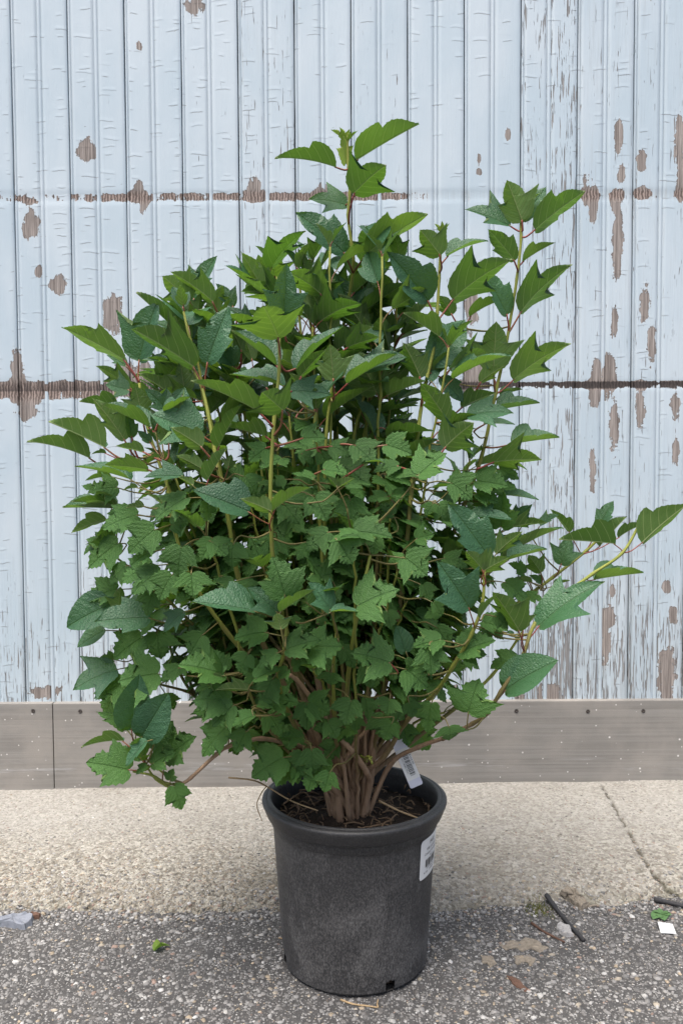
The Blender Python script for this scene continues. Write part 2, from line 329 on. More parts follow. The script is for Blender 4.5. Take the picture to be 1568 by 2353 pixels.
# the crack runs back from the right-hand edge to the wall
ck = [at(1380, 1812, WALL_Y - 0.03), at(1405, 1850, 0.80), at(1440, 1900, 0.62), at(1470, 1950, 0.50), at(1500, 1990, 0.42), at(1545, 2020, 0.36), at(1600, 2045, 0.32), at(1700, 2080, 0.25)]
dmin = np.full(CXg.shape, 9.0)
jit = (noise2(CXg * 45, CYg * 45, 31, 2) - 0.5) * 0.022
for a, b in zip(ck, ck[1:]):
    # intersect rays with the slab height instead of the guess depth
    pa = CAM + (a - CAM) * ((CAM.z - 0.045) / (CAM.z - a.z)); pb = CAM + (b - CAM) * ((CAM.z - 0.045) / (CAM.z - b.z))
    ax_, ay_, bx_, by_ = pa.x, pa.y, pb.x, pb.y
    L2 = (bx_ - ax_) ** 2 + (by_ - ay_) ** 2
    tt = np.clip(((CXg - ax_) * (bx_ - ax_) + (CYg - ay_) * (by_ - ay_)) / L2, 0, 1)
    dmin = np.minimum(dmin, np.hypot(CXg + jit - ax_ - tt * (bx_ - ax_), CYg + jit - ay_ - tt * (by_ - ay_)))
CZ = CZ - 0.010 * np.exp(-(dmin / 0.005) ** 2)
me = npmesh('concrete_apron', np.stack([CXg, CYg, CZ], -1).reshape(-1, 3), grid_faces(*CXg.shape))
ero = np.clip(1.1 - T * 1.7, 0, 1) * np.where(CXg < 0.05, 1.0, 0.55) + 0.12
attr(me, 'erode', ero); attr(me, 'fissure', np.exp(-(dmin / 0.0048) ** 2) * 0.85); attr(me, 'moss', np.clip(0.62 - T * 5.0, 0, 1) + np.exp(-(dmin / 0.006) ** 2) * 0.8)
attr(me, 'stain', np.clip(np.exp(-((CXg + 0.22) / 0.16) ** 2) * np.exp(-((T - 0.12) / 0.22) ** 2) + 0.6 * np.exp(-((CXg - 0.35) / 0.2) ** 2) * np.exp(-((T - 0.2) / 0.25) ** 2), 0, 1) * noise2(CXg * 20, CYg * 20, 40, 3) * 1.5)
tag(link('concrete_apron', me, M_CONC), kind='structure', label='pale rough concrete apron along the wall with a thin crack')
def slab_at(x, y):
    x = np.asarray(x, float); y = np.asarray(y, float); e = edge_y(x); T_ = (y - e) / (0.99 - e); return slab_z(x, T_, y)
def surf(x, y):
    x = np.asarray(x, float); y = np.asarray(y, float)
    return np.where(y > edge_y(x), np.maximum(slab_at(x, y), ground_z(x, y)), ground_z(x, y))

# ---------------------------------------------------------------- stones bedded in the asphalt and the slab
bm = bmesh.new(); bmesh.ops.create_icosphere(bm, subdivisions=1, radius=1.0)
ICO_V = np.array([v.co[:] for v in bm.verts]); ICO_F = np.array([[v.index for v in f.verts] for f in bm.faces]); bm.free()
BASES = []
for k in range(10):
    v = ICO_V * (1 + (np.random.default_rng(k).random((len(ICO_V), 1)) - 0.5) * 0.7); BASES.append(v * (1, 0.8, 0.62))
PAL = np.array([(.225, .221, .215), (.31, .306, .296), (.16, .157, .153), (.41, .406, .395), (.31, .26, .195), (.25, .185, .155), (.13, .125, .12), (.34, .305, .25), (.07, .07, .07)])
def stones(name, xy, z, size, w, label):
    n = len(xy); base = np.array(BASES)[rng.integers(0, 10, n)]; nv = base.shape[1]
    a = rng.random(n) * 2 * math.pi; c_, s_ = np.cos(a)[:, None], np.sin(a)[:, None]
    tilt = (rng.random((n, 1)) - 0.5) * 0.8
    bx, by, bz = base[..., 0], base[..., 1], base[..., 2]
    bz, by = bz * np.cos(tilt) + by * np.sin(tilt), by * np.cos(tilt) - bz * np.sin(tilt)
    V = np.stack([(bx * c_ - by * s_) * size[:, None] + xy[:, 0:1], (bx * s_ + by * c_) * size[:, None] + xy[:, 1:2], bz * size[:, None] + z[:, None]], -1)
    F = ICO_F[None] + (np.arange(n) * nv)[:, None, None]
    me = npmesh(name, V.reshape(-1, 3), F.reshape(-1, 3))
    col = PAL[rng.choice(len(PAL), n, p=w)] * (0.75 + 0.5 * rng.random((n, 1)))
    colv = np.concatenate([np.repeat(col, nv, 0), np.ones((n * nv, 1))], 1); attr(me, 'col', colv, 'FLOAT_COLOR')
    o = link(name, me, M_STONE, smooth=False); return tag(o, label, kind='stuff')
n = 60000
xy = np.stack([rng.uniform(-1.3, 1.3, n), rng.uniform(-0.95, 0.30, n)], 1)
keep = (np.abs(xy[:, 0]) < (xy[:, 1] + 1.92) * 0.43 + 0.22) & (xy[:, 1] < edge_y(xy[:, 0]) + 0.012) & (np.hypot(xy[:, 0], xy[:, 1]) > 0.165)
xy = xy[keep]; sz = np.clip(rng.lognormal(-5.72, 0.48, len(xy)), 0.0014, 0.0095)
stones('asphalt_stones', xy, ground_z(xy[:, 0], xy[:, 1]) - sz * 0.20, sz, np.array([.28, .11, .28, .04, .035, .015, .17, .04, .03]), 'pale crushed stones bedded in the dark asphalt')
n = 16000
x_ = rng.uniform(-1.4, 1.4, n); d_ = rng.exponential(0.16, n); y_ = edge_y(x_) + d_
keep = (y_ < 0.9) & (np.hypot(x_, y_) > 0.17) & ((x_ < 0.12) | (rng.random(n) < 0.35))
xy = np.stack([x_[keep], y_[keep]], 1); sz = np.clip(rng.lognormal(-5.75, 0.38, len(xy)), 0.0016, 0.0075)
stones('concrete_aggregate', xy, slab_at(xy[:, 0], xy[:, 1]) - sz * 0.30, sz, np.array([.17, .13, .10, .07, .20, .08, .07, .16, .02]), 'small tan pebbles showing in the worn concrete')
n = 2600                                       # loose grit gathered along the edge of the slab
x_ = rng.uniform(-1.3, 1.3, n); y_ = edge_y(x_) - np.abs(rng.normal(0, 0.022, n))
keep = np.hypot(x_, y_) > 0.172; xy = np.stack([x_[keep], y_[keep]], 1); sz = np.clip(rng.lognormal(-5.75, 0.35, len(xy)), 0.002, 0.008)
stones('loose_grit', xy, ground_z(xy[:, 0], xy[:, 1]) + sz * 0.35, sz, np.array([.24, .22, .14, .14, .06, .03, .09, .06, .02]), 'loose grit gathered where asphalt meets concrete')

# ---------------------------------------------------------------- plank wall
xa = at(153, 0, WALL_Y).x; xb = at(1457, 0, WALL_Y).x; PW = (xb - xa) / 10.0
wall = empty('plank_wall', (0, WALL_Y, 0), 'plank wall with peeling pale blue paint behind the potted shrub', 'wall')
def wp(px, py): v = at(px, py, WALL_Y); return v.x, v.z
# bare patches read off the photograph: (x, y, half width, half height, strength)
PATCH = [(200, 343, 23, 27, 1.5), (72, 515, 21, 34, 1.3), (136, 652, 23, 22, 1.4), (258, 720, 24, 42, 1.5), (90, 622, 9, 14, 1.2), (448, 14, 22, 22, .8), (320, 108, 6, 14, 1.1),
         (60, 935, 22, 32, 1.2), (584, 434, 16, 22, 1.0), (318, 438, 14, 20, 1.0), (330, 472, 8, 22, .9), (1166, 306, 7, 16, 1.4), (1100, 365, 5, 16, 1.2), (1100, 395, 6, 8, 1.2),
         (1420, 312, 9, 34, 1.2), (1425, 400, 7, 24, 1.2), (1362, 465, 9, 46, 1.3), (1345, 440, 8, 30, 1.0), (1418, 560, 11, 75, 1.25), (1415, 470, 10, 30, 1.0), (1472, 370, 10, 22, 1.2), (1474, 442, 12, 12, 1.2), (1560, 320, 12, 60, 1.2), (1565, 400, 10, 50, 1.1),
         (1480, 700, 10, 40, 1.1), (1495, 790, 9, 40, 1.1), (1410, 745, 8, 30, 1.0), (1395, 860, 14, 50, 1.2), (1370, 870, 12, 40, 1.2), (1365, 905, 14, 22, 1.2), (1410, 985, 10, 50, 1.1), (1360, 1080, 7, 50, 1.1), (1470, 930, 10, 40, 1.0), (1550, 930, 12, 24, 1.2), (1550, 1040, 8, 28, 1.1),
         (1395, 1415, 15, 30, 1.3), (1390, 1475, 10, 50, 1.0), (1405, 1355, 6, 20, 1.1), (1530, 1350, 9, 16, 1.3), (1545, 1410, 10, 22, 1.2), (1530, 1550, 20, 60, 1.1), (1270, 1592, 20, 22, 1.4), (1190, 1598, 14, 14, 1.3), (1045, 1590, 8, 26, 1.1), (1240, 1590, 6, 30, 1.1),
         (1085, 700, 16, 60, 1.0), (1080, 850, 20, 60, 1.1), (285, 850, 18, 30, 1.1), (330, 850, 16, 26, 1.1), (40, 840, 12, 40, 1.0), (100, 1590, 40, 16, .9), (740, 437, 14, 14, .9)]
PATCH = [(*wp(a, b), c / 700.0, d / 700.0, s_ * 0.85) for a, b, c, d, s_ in PATCH]
z_hi, z_lo = wp(500, 452)[1], wp(200, 897)[1]; z_lo_r = wp(1450, 884)[1]
prof = []
def seg(pts): prof.extend(pts)
h_ = PW / 2
seg([(0.0018, -0.022), (0.0018, -0.006), (0.0028, -0.0012), (0.0045, 0.0)])
seg([(0.0085, 0.0), (0.0098, -0.0036), (0.0115, -0.0036), (0.0128, 0.0)])
seg([(0.0128 + (h_ - 0.010 - 0.0128) * k / 8, 0.0) for k in range(1, 8)])
seg([(h_ - 0.0085, 0.0), (h_ - 0.0068, -0.0048), (h_ - 0.0050, -0.0005), (h_ - 0.0018, 0.0008), (h_ + 0.0018, 0.0008), (h_ + 0.0050, -0.0005), (h_ + 0.0068, -0.0048), (h_ + 0.0085, 0.0)])
seg([(h_ + 0.010 + (PW - 0.005 - h_ - 0.010) * k / 8, 0.0) for k in range(1, 8)])
seg([(PW - 0.0032, 0.0), (PW - 0.0018, -0.0015), (PW - 0.0014, -0.006), (PW - 0.0014, -0.022)])
prof = np.array(prof); zr = np.linspace(WALL_Z0 - 0.02, WALL_Z1, 520)
for k in range(-9, 21):
    x0 = xa + k * PW; r = random.Random(k * 7 + 3)
    gx, gz = np.meshgrid(prof[:, 0], zr); dep = np.broadcast_to(prof[:, 1], gx.shape).copy()
    cup = r.uniform(-0.0012, 0.0012); face = np.clip(dep + 0.02, 0, 0.02) / 0.02
    dep = dep + face * (cup * (1 - ((gx - h_) / h_) ** 2) + (noise2(gz * 1.4 + k, gx * 0 + k, 50, 2) - 0.5) * 0.003)
    wob = (noise2(gz * 5, gz * 0 + k * 3.1, 51, 3) - 0.5) * 0.0022
    wx = x0 + gx + wob * ((gx < 0.004) | (gx > PW - 0.004)); wz = gz
    pe = np.full(gx.shape, -0.16)
    for (px_, pz_, a_, b_, s_) in PATCH:
        if px_ < x0 - 0.1 or px_ > x0 + PW + 0.1: continue
        d = np.hypot((wx - px_) / a_, (wz - pz_) / b_); pe = np.maximum(pe, np.where(d < 1.7, 0.5 + s_ * 0.50 * (1 - d), -0.16))
    right = np.clip((wx - 0.55) / 0.25, 0, 1); left = np.clip((-0.1 - wx) / 0.5, 0, 1)
    low = np.clip((1.05 - wz) / 0.6, 0, 1)
    hiR = 0.6 + 0.4 * np.clip((2.6 - wz) / 0.6, 0, 1)
    pe += right * 0.07 * hiR * np.clip((2.55 - wz) / 0.4, 0, 1) - 0.04 * low
    amt_hi = np.interp(wx, [-0.9, -0.75, 0.1, 0.2, 0.32, 0.8, 0.95], [0.75, 0.95, 1.0, 0.72, 0.42, 0.40, 0.55]) * (0.86 + 0.28 * noise2(wx * 14, wz * 0 + 2, 71, 2))
    bh = np.exp(-((wz - z_hi) / 0.019) ** 4); pe += bh * 0.86 * amt_hi
    zb = np.where(wx < 0, z_lo, z_lo_r); amt_lo = np.where(wx < -0.35, 1.0, np.where(wx > 0.45, 0.85, 0.7))
    bl = np.exp(-((wz - zb) / np.where(wx < 0, 0.036, 0.014)) ** 4); pe += bl * np.where(wx < 0, 0.88, 0.9) * amt_lo
    up_ = np.clip(1 - (wz - zb) / 0.10, 0, 1) * (wz > zb); pe += up_ * (0.25 + 0.22 * (wx < 0) * noise2(wx * 120, wz * 5, 61, 2)) * (np.abs(wx) > 0.4)
    # paint stays on in the bead and at the joints
    bead = (np.abs(gx - h_) < 0.006); pe = np.where(bead, pe - 0.35, pe)
    cr = 0.02 + 0.12 * r.random() + right * 0.14 + low * np.where(wx < -0.3, 0.30, np.where(wx > 0.35, 0.21, 0.14))
    if k in (3, 8, 5): cr = cr + 0.14
    if k == 2: cr = cr + 0.10 * (gx < 0.06)
    cr = np.where(bead, cr - 0.25, cr)
    rip = np.clip(np.where(wx < -0.05, 1.0, 0.32) - 0.5 * low - right * 0.15, 0, 1) * (0.7 + 0.3 * r.random()) * (k not in (5,)) + 0.08
    rip = np.where(bead | (gx < 0.013) | (gx > PW - 0.004), 0.0, rip)
    dk = 0.95 * bl * np.where(wx < 0, 0.24, 1.0) + 0.30 * bh * (wx < 0.2) + 0.25 * low + up_ * 0.4 * (wx < 0) 
    gr = 0.12 * right + 0.20 * low + 0.15 * np.exp(-((wz - z_lo - 0.03) / 0.05) ** 2) * (wx < 0) + bh * 0.25 * (wx > 0.15) + r.uniform(-0.08, 0.1) + np.where((gx < 0.014) | (gx > PW - 0.005), 0.18, 0)
    band = np.clip(bh + bl, 0, 1); dep = dep - 0.0012 * bh - 0.0012 * bl
    V = np.stack([wx, WALL_Y - dep, wz], -1).reshape(-1, 3)
    nr, nc = gx.shape; F = grid_faces(nr, nc)
    nb = len(V); bv = np.array([[x0 + .0018, WALL_Y + 0.022, zr[0]], [x0 + PW - .0014, WALL_Y + .022, zr[0]]])
    me = npmesh('plank', V, F)
    for nm, dd in (('peel', pe), ('crack', cr), ('ripple', rip), ('dark', dk), ('grime', gr), ('band', band)): attr(me, nm, dd)
    attr(me, 'prnd', np.full(nb, r.random()))
    link('plank', me, M_PAINT, wall)
def box(name, lo, hi, mat, parent=None, bev=0.002):
    bm = bmesh.new(); bmesh.ops.create_cube(bm, size=1.0)
    for v in bm.verts: v.co = Vector(((lo[i] + hi[i]) / 2 + v.co[i] * (hi[i] - lo[i]) for i in range(3)))
    if bev: bmesh.ops.bevel(bm, geom=bm.edges[:], offset=bev, segments=2, affect='EDGES', profile=0.6)
    me = bpy.data.meshes.new(name); bm.to_mesh(me); bm.free(); return link(name, me, mat, parent, smooth=False)
box('sheathing', (xa - 9 * PW, WALL_Y + 0.0225, -0.1), (xa + 21 * PW, WALL_Y + 0.10, WALL_Z1), M_GAP, wall, 0)

# ---------------------------------------------------------------- skirting boards with screws
BF = WALL_Y - 0.022
sx_ = at(123, 1700, BF).x
def skirting(x0, x1, screws, label):
    b = empty('skirting_board', ((x0 + x1) / 2, WALL_Y, 0.03), label, 'board')
    box('board', (x0, BF, -0.04), (x1, WALL_Y + 0.02, WALL_Z0), M_BOARD, b, 0.003)
    for (px, py) in screws:
        p = at(px, py, BF); bm = bmesh.new()
        prof_ = [(0.0, -0.0004), (0.0018, -0.0003), (0.0026, 0.0012), (0.0044, 0.0016), (0.0062, -0.0012), (0.0072, 0.0004)]
        ring = []
        for (r_, d_) in prof_:
            ring.append([bm.verts.new((p.x + r_ * math.cos(a), BF - d_ - 0.0006, p.z + r_ * math.sin(a))) for a in [2 * math.pi * q / 14 for q in range(14)]] if r_ else [bm.verts.new((p.x, BF - d_, p.z))])
        for q in range(14): bm.faces.new((ring[0][0], ring[1][(q + 1) % 14], ring[1][q]))
        for i in range(1, len(ring) - 1):
            for q in range(14): bm.faces.new((ring[i][q], ring[i][(q + 1) % 14], ring[i + 1][(q + 1) % 14], ring[i + 1][q]))
        bmesh.ops.recalc_face_normals(bm, faces=bm.faces)
        me = bpy.data.meshes.new('screw'); bm.to_mesh(me); bm.free(); link('screw', me, M_SCREW, b)
skirting(xa - 9 * PW, sx_ - 0.0012, [(77, 1633)], 'short grey skirting board with one dark screw left of the joint')
skirting(sx_ + 0.0012, xa + 21 * PW, [(185, 1634), (1185, 1633), (1349, 1634), (1476, 1633)], 'long grey skirting board with four dark screws and white spatter')

# ---------------------------------------------------------------- pot
pot = empty('plant_pot', (0, 0, 0), 'black scuffed plastic nursery pot holding the shrub', 'pot')
POT_P = [(0.150, -0.002), (0.160, 0.0), (0.1645, 0.004)] + [(0.1655 + (0.1865 - 0.1655) * k / 24, 0.008 + (0.318 - 0.008) * k / 24) for k in range(25)] + [(0.1905, 0.322), (0.1915, 0.342)]
def lathe(profile, n=144, cut=None, closed=False):
    V = [(r * math.cos(2 * math.pi * k / n), r * math.sin(2 * math.pi * k / n), z) for (r, z) in profile for k in range(n)]
    F = []
    for i in range(len(profile) - 1):
        for k in range(n):
            k2 = (k + 1) % n
            if cut and cut(2 * math.pi * (k + 0.5) / n, (profile[i][1] + profile[i + 1][1]) / 2): continue
            F.append((i * n + k, i * n + k2, (i + 1) * n + k2, (i + 1) * n + k))
    return V, F
HOLES = [R(-64.0 + 0), R(-163.0), R(20), R(110), R(70)]
prof_o = [(0.150, -0.002), (0.160, 0.0), (0.1645, 0.004)] + [(0.1645 + 0.0021 * k / 12, 0.004 + 0.030 * k / 12) for k in range(1, 13)] + POT_P[6:]
def cut(a, z):
    for h in HOLES:
        da = (a - h + math.pi) % (2 * math.pi) - math.pi
        if abs(da) * 0.165 < 0.0125 and z < 0.027 and z > 0.001 and (da * 0.165 / 0.0125) ** 2 + (max(z - 0.012, 0) / 0.015) ** 2 < 1: return True
    return False
V, F = lathe(prof_o, 144, cut)
me = mesh('pot_body', V, F); V = np.array(V)
attr(me, 'dust', 0.55 + 0.45 * np.clip(1 - V[:, 2] / 0.33, 0, 1)); link('pot_body', me, M_POT, pot)
inner = [(0.0, 0.010), (0.155, 0.010)] + [(0.1565 + 0.027 * k / 8, 0.03 + 0.31 * k / 8) for k in range(9)]
me = mesh('inner_wall', *lathe(inner, 96, lambda a, z: z > 0.01 and cut(a, z))); attr(me, 'dust', np.full(len(me.vertices), 0.08)); link('inner_wall', me, M_POT, pot)
rim = [(0.1865, 0.3375), (0.1930, 0.3385), (0.1985, 0.3395), (0.2000, 0.3405), (0.2012, 0.3430), (0.2060, 0.3550), (0.2098, 0.3640), (0.2112, 0.3690), (0.2108, 0.3722), (0.2085, 0.3748), (0.2040, 0.3764), (0.2008, 0.3762), (0.1996, 0.3752), (0.1985, 0.3768), (0.1955, 0.3784), (0.1925, 0.3782), (0.1905, 0.3765), (0.1896, 0.3725), (0.1880, 0.3700), (0.1868, 0.3600), (0.1850, 0.3375)]
me = mesh('rim', *lathe(rim, 144)); attr(me, 'dust', np.full(len(me.vertices), 0.28)); link('rim', me, M_POT, pot)

# sticker wrapped on the pot wall, printed
def pot_r(z): return 0.1655 + (0.1865 - 0.1655) * (z - 0.008) / 0.310
A0, A1, Z0, Z1 = R(-40.5), R(-10.0), 0.226, 0.316
def wrap(u, v, lift): z = Z0 + v * (Z1 - Z0); a = A0 + u * (A1 - A0); r = pot_r(z) + lift; return (r * math.cos(a), r * math.sin(a), z)
lab = None
nu, nv = 21, 13; V = []; rc = 0.09
for j in range(nv):
    for i in range(nu):
        u, v = i / (nu - 1), j / (nv - 1)
        ex = max(abs(u - .5) - (.5 - rc), 0) / rc; ey = max(abs(v - .5) - (.5 - rc), 0) / rc; q = math.hypot(ex, ey)
        if q > 1: u = .5 + math.copysign(.5 - rc + rc * ex / q, u - .5); v = .5 + math.copysign(.5 - rc + rc * ey / q, v - .5)
        V.append(wrap(u, v, 0.0012))
lab = link('barcode_label', npmesh('barcode_label', np.array(V), grid_faces(nv, nu)), M_WHITE, pot)
def text_mesh(s_, size):
    cu = bpy.data.curves.new('t', 'FONT'); cu.body = s_; cu.size = size; cu.resolution_u = 2
    o = bpy.data.objects.new('t', cu); COL.objects.link(o); dg = bpy.context.evaluated_depsgraph_get()
    me = bpy.data.meshes.new_from_object(o.evaluated_get(dg)); bpy.data.objects.remove(o)
    V = [tuple(v.co) for v in me.vertices]; F = [tuple(p.vertices) for p in me.polygons]; bpy.data.meshes.remove(me); return V, F
def print_on(name, items, f, parent):          # items: (text, x, y, height, width or None) in metres on the label
    VV, FF = [], []
    for (s_, x, y, hgt, wid) in items:
        V, F = text_mesh(s_, hgt * 1.35); 
        if not V: continue
        mx = max(v[0] for v in V); k = (wid / mx) if wid else 1.0; o = len(VV)
        VV += [f(x + v[0] * k, y + v[1]) for v in V]; FF += [tuple(i + o for i in q) for q in F]
    link(name, mesh(name, VV, FF), M_INK, parent, smooth=False)
def bars(name, x, y, wid, hgt, n, f, parent, vertical=True, seed=1):
    r = random.Random(seed); VV, FF = [], []; ws = [r.choice((1, 1, 2, 3)) for _ in range(2 * n - 1)]; tot = sum(ws); c_ = 0
    for i, w_ in enumerate(ws):
        if i % 2 == 0:
            a, b = c_ / tot, (c_ + w_) / tot; o = len(VV)
            for (p_, q_) in ((a, 0), (b, 0), (b, 1), (a, 1)): VV.append(f(x + p_ * wid, y + q_ * hgt) if vertical else f(x + q_ * wid, y + p_ * hgt))
            FF.append((o, o + 1, o + 2, o + 3))
        c_ += w_
    link(name, mesh(name, VV, FF), M_INK, parent, smooth=False)
LW, LH = 0.0955, 0.09
fl = lambda x, y: wrap(x / LW, y / LH, 0.0018)
print_on('printed_text', [('19632', 0.036, 0.073, 0.0085, None), ('VIB trilobum', 0.024, 0.062, 0.006, 0.055), ('Compact Cranberry', 0.016, 0.052, 0.006, 0.065), ('#7', 0.042, 0.044, 0.006, None), ('719632', 0.028, 0.0185, 0.004, 0.04), ('632  19632', 0.016, 0.011, 0.0045, 0.056)], fl, lab)
bars('barcode', 0.022, 0.024, 0.055, 0.0175, 18, fl, lab)

# ---------------------------------------------------------------- soil
sv = []; sf = []
nr_, na_ = 14, 48
for i in range(nr_ + 1):
    r_ = 0.182 * i / nr_
    for k in range(na_):
        a = 2 * math.pi * k / na_; x, y = r_ * math.cos(a), r_ * math.sin(a)
        sv.append((x, y, 0.327 + 0.022 * math.exp(-(r_ / 0.06) ** 2) + 0.012 * (float(noise2(np.array([x * 40.]), np.array([y * 40.]), 3, 3)[0]) - 0.5) * 2))
for i in range(nr_):
    for k in range(na_): sf.append((i * na_ + k, i * na_ + (k + 1) % na_, (i + 1) * na_ + (k + 1) % na_, (i + 1) * na_ + k))
b0 = len(sv); 
for (r_, z) in ((0.180, 0.30), (0.1535, 0.012)):
    for k in range(na_): a = 2 * math.pi * k / na_; sv.append((r_ * math.cos(a), r_ * math.sin(a), z))
for q, (i0, i1) in enumerate(((nr_ * na_, b0), (b0, b0 + na_))):
    for k in range(na_): sf.append((i0 + k, i0 + (k + 1) % na_, i1 + (k + 1) % na_, i1 + k))
tag(link('potting_soil', mesh('potting_soil', sv, sf), M_SOIL), 'dark brown potting soil inside the black pot', 'soil', kind='stuff')
VV, FF = [], []
for i in range(190):                           # bits of bark, roots and straw lying on the soil
    a = random.uniform(0, 2 * math.pi); r_ = 0.178 * math.sqrt(random.random()); L = random.uniform(0.008, 0.05); b = random.uniform(0, 6.28)
    p = Vector((r_ * math.cos(a), r_ * math.sin(a), 0.336 + random.uniform(-0.003, 0.012)))
    q = p + Vector((math.cos(b), math.sin(b), random.uniform(-0.2, 0.25))) * L
    if math.hypot(q.x, q.y) > 0.178: q = p + (p - q) * 0.5
    if math.hypot(q.x, q.y) > 0.178: continue
    q.z = max(q.z, 0.328); m = (p + q) / 2 + Vector((random.uniform(-.006, .006), random.uniform(-.006, .006), random.uniform(0, .008)))
    V, F = tube_data(catmull([p, m, q], 3), [random.uniform(0.0006, 0.0022)] * 7, 5); o = len(VV); VV += V; FF += [tuple(i_ + o for i_ in f) for f in F]
tag(link('root_litter', mesh('root_litter', VV, FF), M_LITTER), 'dead roots and bark bits scattered on the potting soil', 'litter', kind='stuff')
def straw(name, pts, r0, mat, label, cat='straw', sides=6, group=None):
    c_ = catmull(pts, 5); n_ = len(c_)
    V, F = tube_data(c_, [r0 * (1 - 0.35 * i / n_) * random.uniform(0.85, 1.15) for i in range(n_)], sides)
    return tag(link(name, mesh(name, V, F), mat), label, cat, group)
straw('dry_stem', [Vector((0.005, -0.172, 0.346)), Vector((0.045, -0.150, 0.352)), Vector((0.10, -0.115, 0.352))], 0.0052, M_STRAW, 'thick yellow dead stem lying on the soil at the pot front', 'dead stem')
straw('dry_stem', [Vector((0.055, -0.03, 0.372)), Vector((0.10, -0.055, 0.358)), Vector((0.155, -0.075, 0.344))], 0.0028, M_STRAW, 'thin tan dead stem on the soil by the right rim', 'dead stem')
straw('dry_grass', [at(525, 1786, -0.10), at(580, 1792, -0.08), at(612, 1806, -0.045), at(670, 1840, -0.06), at(730, 1862, -0.10)], 0.0022, M_STRAW, 'long bent straw leaning out over the left pot rim', 'straw')
straw('dry_grass', [at(612, 1806, -0.048), at(600, 1822, -0.05), at(590, 1850, -0.055), at(602, 1886, -0.06)], 0.0014, M_STRAW, 'short broken straw hanging down outside the left pot rim', 'straw')
straw('dry_grass', [at(652, 1846, -0.075), at(672, 1832, -0.06), at(700, 1820, -0.03), at(722, 1850, -0.08)], 0.0016, M_LITTER, 'brown curled straw on the soil at the left rim', 'straw')
# ---------------------------------------------------------------- viburnum
shrub = empty('viburnum_shrub', (0, 0, 0.33), 'bushy green viburnum shrub with lobed leaves growing in the black pot', 'shrub')
# crown solid: height, left, right, depth radius
PROF = np.array([(0.36, -.10, .10, .08), (0.44, -.22, .17, .13), (0.60, -.42, .27, .26), (0.80, -.58, .36, .34), (1.00, -.60, .42, .38), (1.20, -.62, .41, .38), (1.40, -.52, .37, .33), (1.55, -.38, .22, .25), (1.66, -.20, .06, .12), (1.75, -.05, .05, .05)])
def prof_at(z): return [float(np.interp(z, PROF[:, 0], PROF[:, i])) for i in (1, 2, 3)]
def crown_u(p):
    l, r, d = prof_at(p.z); c_ = (l + r) / 2; hw = (r - l) / 2
    return math.hypot((p.x - c_) / hw, p.y / d)
def front(px, py, k=0.85):                     # a point on the crown's near side
    d = 0.0
    for _ in range(5):
        p = at(px, py, d); l, r, dd = prof_at(p.z); u = (p.x - (l + r) / 2) / ((r - l) / 2)
        d = -k * dd * math.sqrt(max(0.0, 1 - u * u)); 
    return at(px, py, d), d

# --- leaf blades ------------------------------------------------------------
OUT = {
 'L0': [(0, 0), (.08, .01), (.17, .07), (.24, .17), (.28, .28), (.33, .40), (.38, .50), (.43, .585), (.345, .545), (.26, .505), (.195, .495), (.205, .58), (.19, .68), (.145, .79), (.085, .885), (.035, .95), (0, 1)],
 'L1': [(0, 0), (.09, .0), (.20, .05), (.27, .15), (.31, .27), (.38, .40), (.46, .53), (.53, .645), (.41, .585), (.29, .53), (.205, .505), (.215, .60), (.20, .70), (.15, .81), (.085, .895), (.035, .955), (0, 1)],
 'L2': [(0, 0), (.10, .01), (.19, .09), (.25, .20), (.28, .32), (.315, .43), (.345, .525), (.28, .52), (.22, .535), (.225, .62), (.205, .72), (.15, .82), (.085, .90), (.035, .955), (0, 1)],
 'L3': [(0, 0), (.10, .02), (.20, .09), (.27, .19), (.305, .30), (.32, .40), (.315, .46), (.26, .475), (.205, .495), (.222, .56), (.205, .65), (.155, .755), (.09, .86), (.035, .945), (0, 1)],
 'M0': [(0, .03), (.10, -.04), (.20, -.03), (.28, .04), (.355, .09), (.34, .16), (.43, .22), (.41, .29), (.50, .37), (.485, .44), (.63, .62), (.48, .58), (.45, .61), (.36, .55), (.31, .56), (.195, .475), (.25, .57), (.235, .60), (.30, .70), (.235, .71), (.225, .80), (.155, .81), (.12, .90), (.06, .91), (0, 1)],
 'M1': [(0, .03), (.12, -.05), (.24, -.02), (.33, .05), (.40, .10), (.385, .18), (.47, .25), (.44, .32), (.51, .41), (.49, .46), (.57, .60), (.45, .565), (.40, .60), (.30, .53), (.215, .50), (.275, .60), (.25, .63), (.315, .74), (.235, .75), (.215, .85), (.14, .855), (.10, .935), (0, 1)],
 'O0': [(0, 0), (.12, .01), (.23, .08), (.305, .20), (.335, .34), (.33, .48), (.29, .62), (.22, .76), (.12, .90), (.05, .965), (0, 1)],
}
def resample(pts, n):
    P = np.array(pts, float); d = np.concatenate([[0], np.cumsum(np.hypot(*np.diff(P, axis=0).T))]); s = np.linspace(0, d[-1], n)
    s = np.unique(np.concatenate([s, d])); return np.stack([np.interp(s, d, P[:, 0]), np.interp(s, d, P[:, 1])], 1), s / d[-1]
